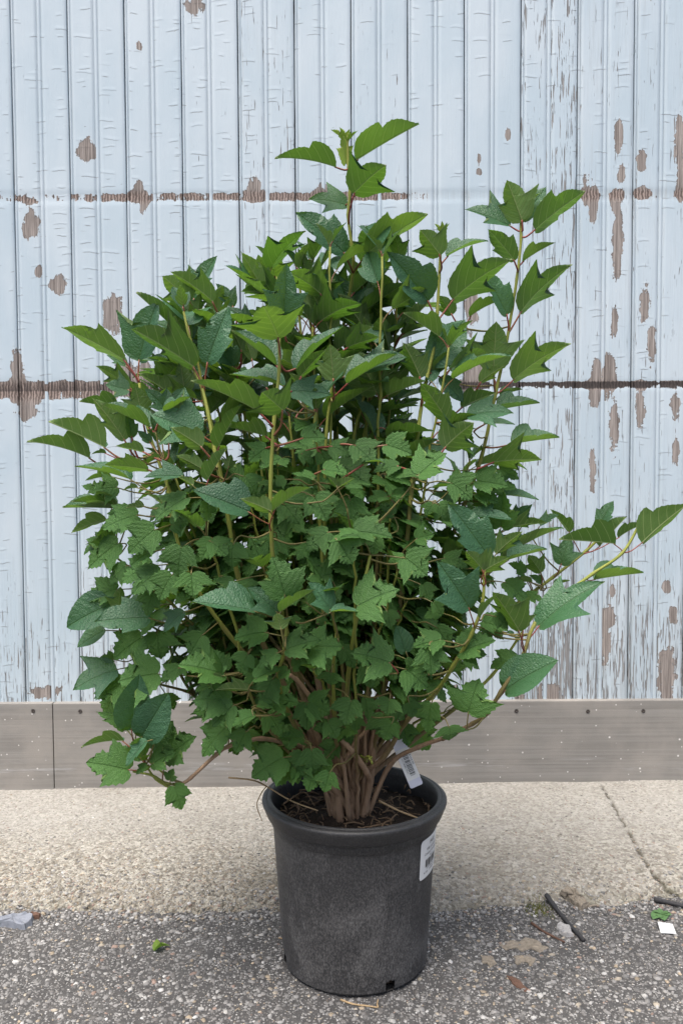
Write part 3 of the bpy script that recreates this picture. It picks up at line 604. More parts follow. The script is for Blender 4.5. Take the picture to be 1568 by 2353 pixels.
def leaf_mesh(kind, fold, droop, wave, seed, n=22, cols=4, teeth=None):
    P, s = resample(OUT[kind], n); r = np.random.default_rng(seed)
    teeth = teeth if teeth is not None else (0.010 if kind[0] != 'M' else 0.0)
    P = P.copy(); P[1:-1, 0] += teeth * (np.arange(len(P) - 2) % 2 - 0.3); m = len(P)
    V, UV, F = [], [], []
    ts = np.linspace(0, 1, cols + 1)
    for side in (1, -1):
        ph = r.random() * 6.28; asym = 1 + (r.random() - 0.5) * 0.22; o = len(V)
        for i in range(m):
            my = 0.02 + 0.98 * s[i] ** 1.05
            for t_ in ts:
                x = P[i, 0] * t_ * asym; y = my + (P[i, 1] - my) * t_
                z = fold * x * (1 - 0.35 * x) - droop * (y - 0.15) ** 2 + wave * t_ * t_ * math.sin(9 * s[i] + ph) + 0.004 * math.sin(2 * math.pi * 6 * (y - 1.1 * x)) * math.sin(math.pi * t_)
                V.append((side * x, y, z)); UV.append((0.5 + side * x, y))
        k = cols + 1
        for i in range(m - 1):
            for c_ in range(cols):
                q = (o + i * k + c_, o + i * k + c_ + 1, o + (i + 1) * k + c_ + 1, o + (i + 1) * k + c_)
                F.append(q if side > 0 else q[::-1])
    return np.array(V), np.array(F), np.array(UV)
def make_leaf_me(name, V, F, UV, mat):
    me = npmesh(name, V, F); uvl = me.uv_layers.new(name='UVMap'); li = np.empty(len(me.loops), dtype=np.int32); me.loops.foreach_get('vertex_index', li)
    uvl.data.foreach_set('uv', UV[li].astype(np.float32).ravel()); me.materials.append(mat)
    me.polygons.foreach_set('use_smooth', np.ones(len(me.polygons), dtype=bool)); return me
LV = {'L': [], 'M': [], 'O': []}
for i, (k, f, d, wv) in enumerate([('L0', .55, .18, .02), ('L1', .45, .10, .025), ('L3', .7, .22, .02), ('L3', .95, .05, .03), ('L1', .25, .30, .03), ('L2', .35, .12, .02), ('L1', .6, .35, .03), ('L3', .6, .12, .02)]): LV['L'].append((leaf_mesh(k, f, d, wv, i), M_LEAF_L))
for i, (k, f, d, wv) in enumerate([('M0', .22, .25, .03), ('M1', .12, .35, .035), ('M0', .38, .15, .03), ('M1', .30, .28, .025), ('M0', .05, .45, .04), ('M1', .5, .2, .03)]): LV['M'].append((leaf_mesh(k, f, d, wv, 20 + i), M_LEAF_M))
for i, (f, d, wv) in enumerate([(.30, .12, .02), (.5, .22, .02)]): LV['O'].append((leaf_mesh('O0', f, d, wv, 40 + i), M_LEAF_L))
ME = {k: [make_leaf_me('leaf', *g, m) for (g, m) in v] for k, v in LV.items()}
ME['Y'] = [make_leaf_me('bud_leaf', *LV['M'][2][0], M_LEAF_Y)]
def frame(base, tip, rho, width, bend=0):
    ax = tip - base; L = ax.length; ax = ax / L; v = (CAM - base).normalized()
    up = v.cross(ax)
    if up.length < 1e-3: up = Vector((1, 0, 0))
    up.normalize()
    if up.z < 0 or (abs(up.z) < 0.05 and up.x > 0): up = -up
    vp = (v - ax * v.dot(ax)).normalized()
    N = (up * math.cos(R(rho)) + vp * math.sin(R(rho))).normalized(); Xa = ax.cross(N).normalized()
    return Matrix(((Xa.x * L * width, ax.x * L, N.x * L, base.x), (Xa.y * L * width, ax.y * L, N.y * L, base.y), (Xa.z * L * width, ax.z * L, N.z * L, base.z), (0, 0, 0, 1)))

# --- canes ------------------------------------------------------------------
STEMS = []                                     # (points, radii, ages)
ROOT = Vector((-0.012, -0.02, 0.335))
def add_stem(pts, r0, r1, age0=1.0, age1=0.0, name='stem', wig=0.0):
    c_ = catmull(pts, 6); n_ = len(c_); 
    if wig:
        for i in range(1, n_ - 1): c_[i] = c_[i] + Vector((random.gauss(0, wig), random.gauss(0, wig), 0))
    d = [0.0]
    for a, b in zip(c_, c_[1:]): d.append(d[-1] + (b - a).length)
    f = [x / d[-1] for x in d]; rad = [r0 + (r1 - r0) * x ** 0.8 for x in f]
    for i in range(2, n_ - 1):
        if i % 6 == 0: rad[i] *= 1.22          # swollen nodes
    ag = [age0 + (age1 - age0) * min(1, x * 1.0) for x in f]
    STEMS.append((c_, rad, ag)); V, F = tube_data(c_, rad, 8)
    me = mesh(name, V, F); attr(me, 'age', np.repeat(np.array(ag), 8)); link(name, me, M_STEM, shrub); return len(STEMS) - 1
def root_pt(): a = random.uniform(0, 6.28); r_ = 0.042 * math.sqrt(random.random()); return ROOT + Vector((r_ * math.cos(a), r_ * 0.8 * math.sin(a), random.uniform(-0.012, 0.0)))
def P3(lst): return [at(*q) for q in lst]
HERO = [
 [(797, 305, .0), (800, 400, .0), (803, 445, .0), (799, 495, .0), (807, 560, .0), (812, 605, .0), (806, 655, .01), (795, 720, .02), (780, 800, .03), (770, 1000, .05), (775, 1300, .04), (785, 1600, .01)],
 [(1012, 560, -.04), (1008, 640, -.04), (1004, 715, -.05), (998, 790, -.06), (975, 890, -.08), (960, 985, -.10), (945, 1120, -.12), (930, 1290, -.13), (905, 1480, -.11), (868, 1640, -.07)],
 [(1192, 470, .06), (1196, 545, .06), (1186, 640, .05), (1176, 705, .05), (1160, 800, .05), (1137, 905, .04), (1105, 1050, .03), (1065, 1160, .02), (1000, 1330, .0), (930, 1520, -.02), (860, 1690, -.03)],
 [(641, 775, -.30), (641, 850, -.30), (630, 960, -.31), (622, 1090, -.32), (622, 1190, -.32), (626, 1280, -.31), (634, 1370, -.29), (662, 1500, -.22), (710, 1640, -.13), (760, 1770, -.06)],
 [(436, 835, -.16), (462, 885, -.17), (478, 950, -.19), (492, 1030, -.21), (508, 1110, -.23), (526, 1200, -.24), (546, 1320, -.23), (600, 1470, -.18), (690, 1640, -.10)],
 [(320, 880, -.04), (333, 960, -.05), (372, 1080, -.07), (420, 1200, -.08), (490, 1340, -.09), (590, 1500, -.08), (700, 1660, -.05)],
 [(378, 1060, -.22), (386, 1130, -.23), (402, 1220, -.23), (440, 1330, -.22), (520, 1450, -.19), (640, 1600, -.12)],
 [(1112, 1310, -.25), (1107, 1385, -.26), (1083, 1455, -.26), (1040, 1530, -.24), (1000, 1590, -.20), (930, 1660, -.13), (880, 1740, -.07)],
 [(1470, 1200, -.06), (1428, 1270, -.08), (1360, 1318, -.11), (1290, 1370, -.14), (1228, 1432, -.17), (1198, 1510, -.19), (1150, 1588, -.20), (1118, 1638, -.19), (1085, 1662, -.17), (1015, 1698, -.13)],
 [(1390, 1220, .08), (1345, 1265, .08), (1270, 1325, .06), (1170, 1400, .04), (1060, 1500, .0), (960, 1610, -.02), (880, 1720, -.03)],
 [(1200, 1450, .10), (1130, 1550, .07), (1040, 1630, .04), (950, 1700, .02)],
 [(762, 870, -.12), (758, 920, -.12), (750, 990, -.12), (745, 1150, -.11), (752, 1400, -.07), (772, 1650, -.03)],
 [(840, 890, -.05), (828, 940, -.05), (812, 1010, -.05), (800, 1200, -.05), (795, 1500, -.03)],
 [(856, 900, -.02), (846, 960, -.02), (830, 1040, -.02), (815, 1300, -.02)],
 [(850, 1275, -.33), (838, 1330, -.33), (818, 1420, -.30), (800, 1550, -.22), (790, 1700, -.12)],
 [(660, 1420, -.33), (652, 1500, -.32), (640, 1570, -.28), (690, 1690, -.16)],
 [(772, 1455, -.30), (765, 1540, -.27), (770, 1660, -.17), (780, 1760, -.08)],
]
for hl in HERO:
    pts = list(reversed(P3(hl))); rp_ = root_pt()
    if hl[-1][1] == 1698: add_stem(pts, 0.0048, 0.0030, 0.75, -0.25); continue
    dz_ = max(0.05, min(0.16, pts[0].z - rp_.z)) * 0.55
    add_stem([rp_, Vector((rp_.x + (pts[0].x - rp_.x) * .3, rp_.y + (pts[0].y - rp_.y) * .3, rp_.z + dz_))] + pts, 0.0072, 0.0030, 1.05, -0.25)
# low woody branches
def C(o, s=3.136): return lambda x, y: ((o[0] + x / s) / 1.10523, (o[1] + y / s) / 1.10523)
cA, cB, cC, cD, cE, cG, cH, cI, cJ = [C(o) for o in ((80, 640), (500, 640), (920, 640), (80, 1100), (500, 1100), (920, 1100), (150, 1560), (550, 1500), (900, 1400))]
cK = C((1300, 1200), 3.621); cT = C((640, 280)); cR = C((860, 0), 1.796)
CROP = dict(A=cA, B=cB, C=cC, D=cD, E=cE, G=cG, H=cH, I=cI, J=cJ, K=cK, T=cT, R=cR)
def q(c_, x, y, d): px, py = CROP[c_](x, y); return at(px, py, d)
add_stem([ROOT + Vector((.03, -.02, .0)), q('I', 1215, 1540, -.06), q('I', 1190, 1440, -.09), q('I', 1090, 1290, -.12), q('I', 970, 1160, -.13), q('I', 800, 920, -.16), q('I', 620, 690, -.19), q('I', 545, 690, -.20)], .0075, .0045, 1.1, .9)
add_stem([ROOT + Vector((-.02, -.02, .04)), q('I', 900, 1330, -.06), q('I', 715, 1245, -.10), q('I', 540, 1205, -.14), q('I', 350, 1175, -.18), q('I', 240, 1200, -.20), q('I', 90, 1240, -.20), q('I', 0, 1300, -.20), q('H', 1050, 1300, -.20), q('H', 985, 1345, -.20)], .0065, .0035, 1.1, .85)
add_stem([q('H', 985, 1345, -.20), q('H', 860, 1345, -.20), q('H', 740, 1280, -.20), q('H', 590, 1250, -.19)], .003, .0022, .4, .0)
add_stem([q('H', 985, 1345, -.20), q('H', 880, 1300, -.18), q('H', 770, 1210, -.17), q('H', 650, 1110, -.17), q('H', 600, 1000, -.17)], .003, .002, .4, .0)
add_stem([q('H', 912, 1388, -.20), q('H', 850, 1360, -.20), q('H', 770, 1310, -.20), q('H', 690, 1200, -.20)], .0028, .002, .3, .0)
add_stem([q('H', 985, 1345, -.20), q('H', 940, 1370, -.20), q('H', 912, 1388, -.20)], .003, .0028, .5, .3)
add_stem([ROOT + Vector((.04, -.01, .0)), q('J', 280, 1700, -.05), q('J', 500, 1560, -.09), q('J', 710, 1485, -.13)], .006, .0045, 1.1, .95)
add_stem([ROOT + Vector((.0, -.04, .0)), q('I', 1010, 1400, -.09), q('I', 930, 1270, -.10), q('I', 880, 1170, -.10)], .006, .004, 1.1, 1.0)
add_stem([q('I', 1010, 1390, -.09), q('I', 1090, 1220, -.09), q('I', 1190, 1110, -.10), q('I', 1320, 980, -.12)], .0045, .0035, 1.1, .95)
add_stem([ROOT + Vector((-.03, -.01, .0)), q('I', 920, 1420, -.05), q('I', 890, 1180, -.06), q('I', 840, 900, -.08), q('I', 790, 530, -.10), q('E', 1000, 1100, -.10)], .010, .006, 1.1, .8)
add_stem([ROOT + Vector((.0, .0, .06)), q('H', 1400, 900, -.02), q('H', 1090, 655, -.02), q('H', 930, 400, -.02), q('H', 850, 110, -.02)], .006, .0028, 1.0, .2)
add_stem([q('H', 1080, 650, -.02), q('H', 1010, 610, -.03), q('H', 800, 555, -.05)], .0035, .0025, .6, .3)
add_stem([q('H', 1080, 640, -.02), q('H', 1030, 500, .0), q('H', 960, 350, .02), q('H', 900, 270, .02)], .0035, .0025, .6, .2)
add_stem([q('H', 800, 555, -.05), q('H', 640, 450, -.06), q('H', 560, 260, -.06), q('H', 520, 140, -.06)], .0028, .002, .4, .2)
# filler canes through the crown
CANES = []
for i in range(60):
    for _ in range(60):
        z = random.uniform(0.95, 1.60); l, r, d = prof_at(z); a = random.uniform(0, 6.28); rr = math.sqrt(random.random()) * 0.88
        tip = Vector(((l + r) / 2 + (r - l) / 2 * rr * math.cos(a), d * rr * math.sin(a), z))
        if not (tip.y < -0.10 and abs(tip.x) < 0.30 and z > 1.25): break
    b = root_pt(); mid = b.lerp(tip, 0.5) + Vector((tip.x * 0.12, tip.y * 0.12, -0.06))
    CANES.append(add_stem([b, Vector((b.x + (mid.x - b.x) * .28, b.y + (mid.y - b.y) * .28, b.z + (mid.z - b.z) * .5)), mid, mid.lerp(tip, 0.55) + Vector((0, 0, 0.015)), tip], random.uniform(.0036, .0062), .0024, random.uniform(.75, 1.1), -0.3, wig=0.002))
for i in range(34):                            # low side branches that carry the skirt of leaves
    for _ in range(40):
        z = random.uniform(0.46, 1.0); l, r, d = prof_at(z); a = random.uniform(0, 6.28); rr = random.uniform(0.6, 0.92)
        tip = Vector(((l + r) / 2 + (r - l) / 2 * rr * math.cos(a), d * rr * math.sin(a), z))
        break
    b = root_pt() + Vector((0, 0, 0.05)); mid = b.lerp(tip, 0.5) + Vector((0, 0, 0.03))
    CANES.append(add_stem([b, mid, mid.lerp(tip, 0.5) + Vector((0, 0, .02)), tip], .0055, .0022, 1.0, 0.0, wig=0.002))
for i in range(8):                            # older canes standing close together at the crown base
    a = i * 2.4; rr = 0.018 + 0.030 * ((i * 7) % 13) / 13; b = ROOT + Vector((rr * math.cos(a), rr * .8 * math.sin(a), -0.015)); t_ = b + Vector((rr * 0.9 * math.cos(a) + random.uniform(-.02, .02), rr * .8 * math.sin(a), random.uniform(0.12, 0.34)))
    add_stem([b, b.lerp(t_, 0.5) + Vector((random.uniform(-.006, .006), random.uniform(-.006, .006), 0)), t_], random.uniform(.007, .011), .0045, 1.15, 1.05, wig=0.0012)
ALLP = np.array([p[:] for c_, r_, a_ in STEMS for p in c_])
def nearest(p, below=True):
    d = ALLP - np.array(p[:]); dist = np.linalg.norm(d, axis=1) + (np.clip(d[:, 2], 0, None) * 3 if below else 0)
    i = int(np.argmin(dist)); return Vector(ALLP[i]), float(np.linalg.norm(d[i]))

# --- leaves placed after the photograph: crop, base, tip, roll, [depth], [kind], [width], [node]
HL = []
def rows(c_, txt, **kw):
    for ln in txt.strip().split('\n'):
        for it in ln.split(';'):
            it = it.strip()
            if not it: continue
            f = it.split(); b = tuple(map(float, f[0].split(','))); tp = tuple(map(float, f[1].split(','))); e = dict(c=c_, b=b, t=tp, rho=float(f[2]), **kw)
            for x in f[3:]:
                k, v = x.split('='); e[k] = v if k == 'k' else (tuple(map(float, v.split(','))) if k == 'n' else float(v))
            HL.append(e)
rows('T', '''670,455 225,320 -35 d=-.02 n=757,440; 830,400 1295,108 -15 d=.0 n=757,440; 805,665 1050,412 -70 d=-.05 dt=-.05 w=1.35 n=765,870
755,760 480,670 45 d=.05 n=760,690; 850,650 1015,580 40 d=.06 n=768,690; 735,1140 385,810 45 d=-.03 n=790,1290; 900,1150 1345,812 -38 d=-.03 n=822,1295
750,260 705,140 -60 k=Y d=0; 748,260 645,150 -40 k=Y d=0; 755,260 830,158 -30 k=Y d=0; 752,262 770,150 70 k=Y d=.01; 745,430 720,200 -80 k=Y d=0''')
rows('R', '''835,1010 770,830 -80 d=.05 n=835,1060; 890,1050 1095,870 -35 d=.05 n=835,1070; 780,1030 590,945 35 d=.07 n=830,1070; 800,1190 690,1045 -55 d=.03 w=1.1 n=820,1230
835,1195 970,1100 -15 d=.07 n=822,1230; 462,1165 375,1050 -75 d=-.07 w=1.3 n=475,1240; 490,1170 660,1075 25 d=-.02 n=475,1240; 835,1010 935,852 60 d=.08 n=835,1060
470,1065 440,1020 -60 k=Y d=-.03; 472,1065 500,1018 -50 k=Y d=-.03; 470,1068 470,1010 -80 k=Y d=-.03; 840,960 905,880 -50 k=Y d=.06''')
rows('C', '''525,395 222,5 62 d=-.06 n=588,540 w=.95; 715,380 1105,25 -45 d=-.05 n=600,545; 850,515 1095,345 -25 d=.08 n=805,590; 710,500 620,350 -70 d=.10 n=745,585
1150,505 985,160 35 d=.04 n=1165,620; 1255,480 1566,80 -38 d=.05 n=1180,625; 1040,940 1060,570 -85 d=.02 n=1050,1150 w=1.1; 1195,1020 1566,692 -40 d=.04 n=1075,1150
460,1005 345,725 -60 d=-.12 n=475,1170 w=1.2; 545,900 800,545 75 d=-.06 n=500,1170 w=1.1; 560,1000 870,765 -10 d=-.05 n=510,1165; 670,1340 480,1040 -60 d=-.16 w=1.1; 650,1560 860,1350 -65 d=-.24 w=1.4
1060,1260 1390,1195 25 d=.02; 830,1300 1170,1235 40 d=-.12; 1180,1530 1545,1468 15 d=.0; 960,1370 1200,1355 30 d=-.05; 340,600 520,400 -30 d=.0; 340,530 385,250 70 d=.06; 0,480 312,250 10 d=-.02
0,940 325,820 35 d=-.12; 1090,1140 1262,1090 5 d=.05; 780,1240 1040,1110 -40 d=-.04; 690,930 942,790 60 d=.08; 930,1040 1105,900 -50 d=.0; 620,990 800,1180 60 d=-.05; 1040,1000 930,840 40 d=.08; 250,640 120,440 -40 d=.03; 90,640 200,480 40 d=.05''')
rows('B', '''650,690 530,395 -82 d=-.31 dt=-.06 w=1.55 n=657,880; 690,560 708,118 85 d=-.16 w=1.05; 620,200 605,30 -80 d=.06 w=1.4 dt=-.04; 560,380 380,8 -45 d=.0; 780,940 1122,575 20 d=-.28 n=660,900; 640,910 300,630 25 d=-.26
500,1275 0,1000 -15 d=-.33 n=597,1412; 690,1265 520,1110 -75 d=-.34 dt=-.04 w=1.5 n=640,1425; 740,1110 1048,1100 60 d=-.28 w=1.1; 170,1560 335,1225 -10 d=-.28; 560,1470 262,1385 -15 d=-.25; 80,890 232,440 65 d=-.14 n=62,1050
1085,1020 1060,742 -85 d=-.20 w=1.1 n=1080,1190; 1190,1050 1566,810 15 d=-.16 n=1100,1175; 1060,660 945,305 -55 d=-.05 w=1.1; 1130,400 848,168 45 d=.0; 1240,330 1452,145 -25 d=.04; 1260,520 1560,330 30 d=.0
360,790 235,490 -40 d=-.05; 290,920 130,700 70 d=-.08 w=1.2; 290,440 170,250 60 d=.05 w=1.2; 150,430 200,270 -80 d=.03; 700,1070 288,945 20 d=-.24; 850,1230 1035,1140 -55 d=-.18; 440,860 400,720 -70 d=-.12; 1250,560 1130,180 65 d=.06
1190,760 1435,665 -45 d=-.12; 900,1180 760,960 -50 d=-.2; 440,580 250,430 40 d=.0; 500,300 430,200 -60 d=.02; 870,830 740,600 -55 d=-.10; 560,1090 400,925 35 d=-.2; 820,1000 1000,770 -45 d=-.22''')
rows('A', '''745,860 290,583 -28 d=-.05 n=845,1005; 855,870 978,408 50 d=-.03 n=850,1010; 760,910 610,810 50 d=.02; 770,1070 555,888 -40 d=-.04; 1260,385 1060,195 -60 d=.0 w=1.2; 1290,380 1440,30 50 d=.04; 1450,400 1150,143 -35 d=-.02
1215,690 862,330 5 d=-.04; 1150,640 980,540 40 d=.02; 1300,920 843,600 -28 d=-.18 n=1378,1075; 1180,900 885,840 25 d=-.08; 1220,1120 1190,878 -80 d=-.12; 1130,1150 880,960 -35 d=-.08; 780,1100 600,1050 60 d=-.06 w=1.3; 880,1290 830,1070 -85 d=-.12 w=1.1
745,1500 525,1170 -60 d=-.15; 950,1400 575,1210 10 d=-.18; 590,1560 165,1350 -20 d=-.10; 1360,1555 1130,1395 -60 d=-.28 w=1.2; 1350,1450 975,1285 60 d=-.22 w=1.2; 700,1250 400,1185 -20 d=-.08; 1090,1250 1200,1080 60 d=-.2; 1060,1280 1260,1150 0 d=-.22
1330,470 1340,330 -60 d=.0; 1490,500 1330,345 -30 d=.02; 1100,1270 920,1090 65 d=-.12; 800,1480 770,1290 60 d=-.16; 950,1520 850,1420 70 d=-.18; 1000,1500 960,1310 50 d=-.16; 1100,1530 1020,1340 -70 d=-.2''')
rows('D', '''470,200 28,15 -30 d=-.06; 935,290 600,232 -35 d=-.26 w=1.1; 800,370 375,235 15 d=-.2; 850,430 735,440 -35 d=-.28; 1210,340 910,325 40 d=-.3; 1290,415 1180,340 -50 d=-.32; 1400,380 1545,120 -20 d=-.33 n=1480,260; 1360,285 1170,170 -60 d=-.27
700,580 345,520 -15 d=-.15; 600,680 330,770 -40 d=-.12; 690,600 270,580 30 d=-.13; 850,650 570,720 55 d=-.22 k=M; 990,760 775,930 68 d=-.27 k=M w=1.15; 700,870 438,1050 62 d=-.15; 950,940 800,1030 60 d=-.26 k=M; 1195,895 1160,1135 78 d=-.33 k=M w=1.15
960,1050 708,1150 50 d=-.24 k=M; 1030,1100 790,1240 50 d=-.26 k=M; 1120,1120 1010,1312 70 d=-.29 k=M w=1.1; 1270,1110 1290,1290 75 d=-.34 k=M w=1.5; 690,1240 425,1300 45 d=-.12; 640,1360 278,1515 55 d=-.14 k=O w=1.1; 700,1420 700,1220 -80 d=-.15; 950,1470 525,1480 58 d=-.2 w=1.2
1220,1420 1040,1560 55 d=-.26; 975,1250 905,1440 65 d=-.24 k=M; 1110,730 1240,690 55 d=-.28 k=M w=1.5; 1240,510 972,655 45 d=-.3 k=M; 1400,540 1410,685 65 d=-.34 k=M; 1430,860 1560,960 60 d=-.33 k=M w=1.2; 690,430 500,440 60 d=-.15 k=M w=1.2; 640,340 440,360 -30 d=-.12
900,150 690,90 -40 d=-.22; 1030,190 920,190 -20 d=-.26; 600,160 490,150 -30 d=-.1; 780,600 640,780 55 d=-.18 k=M; 640,820 430,880 40 d=-.1 k=M; 760,1050 600,1180 60 d=-.18 k=M; 560,860 410,940 30 d=-.08 k=M; 560,470 430,390 40 d=-.08 k=M; 1050,560 940,480 -50 d=-.27; 900,580 760,580 -40 d=-.24''')
rows('E', '''420,630 -10,440 50 d=-.34 w=1.1 n=570,765; 605,620 872,395 -18 d=-.36 n=595,790; 590,620 365,515 -55 d=-.37; 560,110 412,215 60 d=-.28 k=M w=1.3; 690,560 810,708 75 d=-.3 k=M w=1.2; 930,500 1030,680 75 d=-.32 k=M w=1.35; 880,480 700,540 55 d=-.28 k=M
930,360 775,290 25 d=-.32 k=M; 1000,290 1192,305 40 d=-.3 k=M w=1.2; 1120,430 1050,345 -45 d=-.34; 1125,430 1245,345 -40 d=-.34; 1180,410 1370,355 30 d=-.3 k=M; 1050,780 865,905 62 d=-.34 k=M; 880,890 788,992 60 d=-.32 k=M; 1120,850 1240,1032 68 d=-.36 k=M w=1.6
1250,780 1542,800 45 d=-.33 k=M; 1280,810 1030,812 15 d=-.35 k=M; 1220,520 1225,745 78 d=-.28 k=M w=1.1; 130,850 30,990 65 d=-.32 k=M w=1.3; 290,870 265,1062 70 d=-.33 k=M w=1.3; 470,1420 -15,1315 30 d=-.36 w=1.1; 640,1430 440,1218 55 d=-.35; 700,1300 625,1005 72 d=-.37 w=1.2
660,1425 918,1245 5 d=-.38; 670,1560 640,1430 -80 d=-.39 w=1.6; 880,1350 820,1320 -60 d=-.36; 1065,1415 930,1180 40 d=-.36 w=1.2; 1060,1420 1292,1405 20 d=-.37; 1270,1380 1560,1220 50 d=-.36 w=1.2; 300,1170 180,1290 60 d=-.32 k=M w=1.4; 320,1180 440,1320 65 d=-.32 k=M w=1.4
830,40 1015,25 50 d=-.28 k=M w=1.3; 1060,100 1215,150 55 d=-.27 k=M w=1.3; 1250,90 1410,225 60 d=-.28 k=M w=1.3; 820,160 930,220 60 d=-.26 k=M; 980,150 1060,270 65 d=-.25 k=M w=1.4; 640,820 560,980 75 d=-.28 k=M w=1.3; 650,850 700,1000 75 d=-.27 k=M w=1.3; 520,600 570,680 70 d=-.28 k=M
700,360 620,400 50 d=-.26 k=M w=1.6; 380,340 480,460 60 d=-.28 k=M w=1.4; 1080,1150 960,1130 40 d=-.32 k=M; 940,1270 960,1435 75 d=-.33 k=M; 1430,820 1400,960 70 d=-.28 k=M w=1.2; 1310,250 1480,200 20 d=-.29; 760,1460 820,1530 60 d=-.34 k=M; 250,280 270,170 -80 d=-.28''')
rows('G', '''960,1095 830,935 -55 d=-.27 n=968,1225; 960,1095 1152,985 -45 d=-.27 n=968,1225; 1000,985 710,570 68 d=-.23 w=.95; 850,1400 625,1040 75 d=-.28 w=1.15 n=860,1540; 930,1470 1065,1265 -5 d=-.28; 1060,960 1250,775 -55 d=-.14; 1100,750 1110,490 80 d=-.08; 1180,700 1332,570 55 d=-.04
850,660 1180,655 30 d=-.12; 1170,750 1442,690 -35 d=-.08; 1110,1010 1520,700 5 d=-.05; 1150,1010 1450,920 30 d=-.1; 1420,1110 1320,970 -70 d=-.0; 1285,1120 1180,1030 50 d=.0; 1340,1180 1160,1190 10 d=-.02; 440,335 250,312 25 d=-.28 k=M; 440,335 640,150 45 d=-.28 k=M w=1.3
330,985 510,1122 70 d=-.32 k=M w=1.5; 330,980 208,1003 55 d=-.3 k=M; 180,90 380,150 60 d=-.22 k=M w=1.3; 290,260 90,280 40 d=-.26 k=M; 700,390 870,515 65 d=-.2 k=M w=1.2; 1030,230 1400,190 -38 d=-.1; 1070,220 1300,252 15 d=-.04; 1060,490 1388,505 25 d=-.04; 900,380 1140,400 55 d=-.1 k=M w=1.2
120,880 80,960 65 d=-.28 k=M w=1.6; 200,500 45,510 30 d=-.26 k=M; 230,480 370,465 35 d=-.26 k=M; 640,990 830,1030 55 d=-.2 k=M; 480,1200 540,1330 60 d=-.22 k=M w=1.2; 560,1340 640,1440 65 d=-.24 k=M; 560,560 500,650 60 d=-.2 k=M w=1.3; 600,560 700,680 60 d=-.2 k=M w=1.3; 900,480 1080,540 50 d=-.1 k=M; 1130,1180 1320,1310 40 d=-.06; 1290,1290 1440,1320 40 d=-.05 k=M; 1050,1450 1160,1540 60 d=-.2 k=M
700,440 880,300 50 d=-.14 k=M; 1080,280 1240,345 50 d=-.04 k=M; 1000,430 1210,410 40 d=-.06 k=M; 420,840 560,800 60 d=-.26 k=M w=1.2; 250,650 150,560 50 d=-.24 k=M w=1.3''')
rows('K', '''525,550 368,335 -30 d=.06 n=680,740; 790,495 912,262 60 d=.08 n=690,740 w=1.1; 800,680 1030,410 -25 d=.09 n=690,755; 945,655 450,605 -25 d=-.08 n=1072,825; 1185,650 1566,282 -38 d=-.07 n=1085,830; 970,600 1185,448 -20 d=.06 n=690,755; 745,985 1180,910 15 d=-.1 n=690,1040
235,1415 740,955 48 d=-.18 w=.85 n=165,1560; 445,850 510,600 72 d=.03 w=1.2 n=490,1010; 265,910 150,780 -60 d=.04 n=290,1030; 270,1010 165,940 60 d=.05; 100,930 20,840 50 d=.03; 380,1040 520,990 10 d=.06; 180,1010 0,980 5 d=.02; 110,430 165,290 60 d=.03; 250,480 410,380 30 d=.02''')
rows('J', '''1310,640 1120,318 -42 d=-.22 n=1340,800; 1330,640 1428,490 -35 d=-.22 n=1340,800; 830,810 1085,690 50 d=-.25 k=M w=1.1; 840,815 1040,810 60 d=-.24 k=M; 290,890 0,785 60 d=-.33 k=M w=1.25 n=400,1000; 410,810 340,600 80 d=-.26 k=O; 690,700 468,745 50 d=-.3 k=M w=1.1; 590,760 620,975 75 d=-.32 k=M w=1.3
410,850 462,915 60 d=-.3 k=M; 400,930 580,1060 65 d=-.3 k=M w=1.4; 280,1170 250,1292 75 d=-.32 k=M w=2.1; 900,1290 965,1050 78 d=-.26 k=M w=1.5; 750,1390 770,1498 55 d=-.28 k=M w=2.6; 1190,1110 1560,852 50 d=-.2 k=O w=1.0 n=1060,1305; 1310,850 1100,885 45 d=-.1 k=M; 580,1040 742,1155 45 d=-.12 k=M; 430,1200 470,1320 70 d=-.28 k=M w=1.3
300,1360 230,1490 70 d=-.24 k=M w=1.5; 480,1400 600,1568 70 d=.06 k=M w=1.3; 870,850 1000,910 55 d=-.16 k=M; 1010,560 1210,610 55 d=-.14 k=M; 1000,590 1180,680 50 d=-.12 k=M; 680,480 560,500 50 d=-.22 k=M; 110,470 20,560 60 d=-.28 k=M w=1.4; 260,470 290,600 65 d=-.28 k=M w=1.4; 80,900 150,1080 65 d=-.28 k=M w=1.2; 610,1200 560,1420 65 d=-.24 k=M; 650,600 760,760 60 d=-.2 k=M; 1210,640 1310,710 20 d=-.1''')
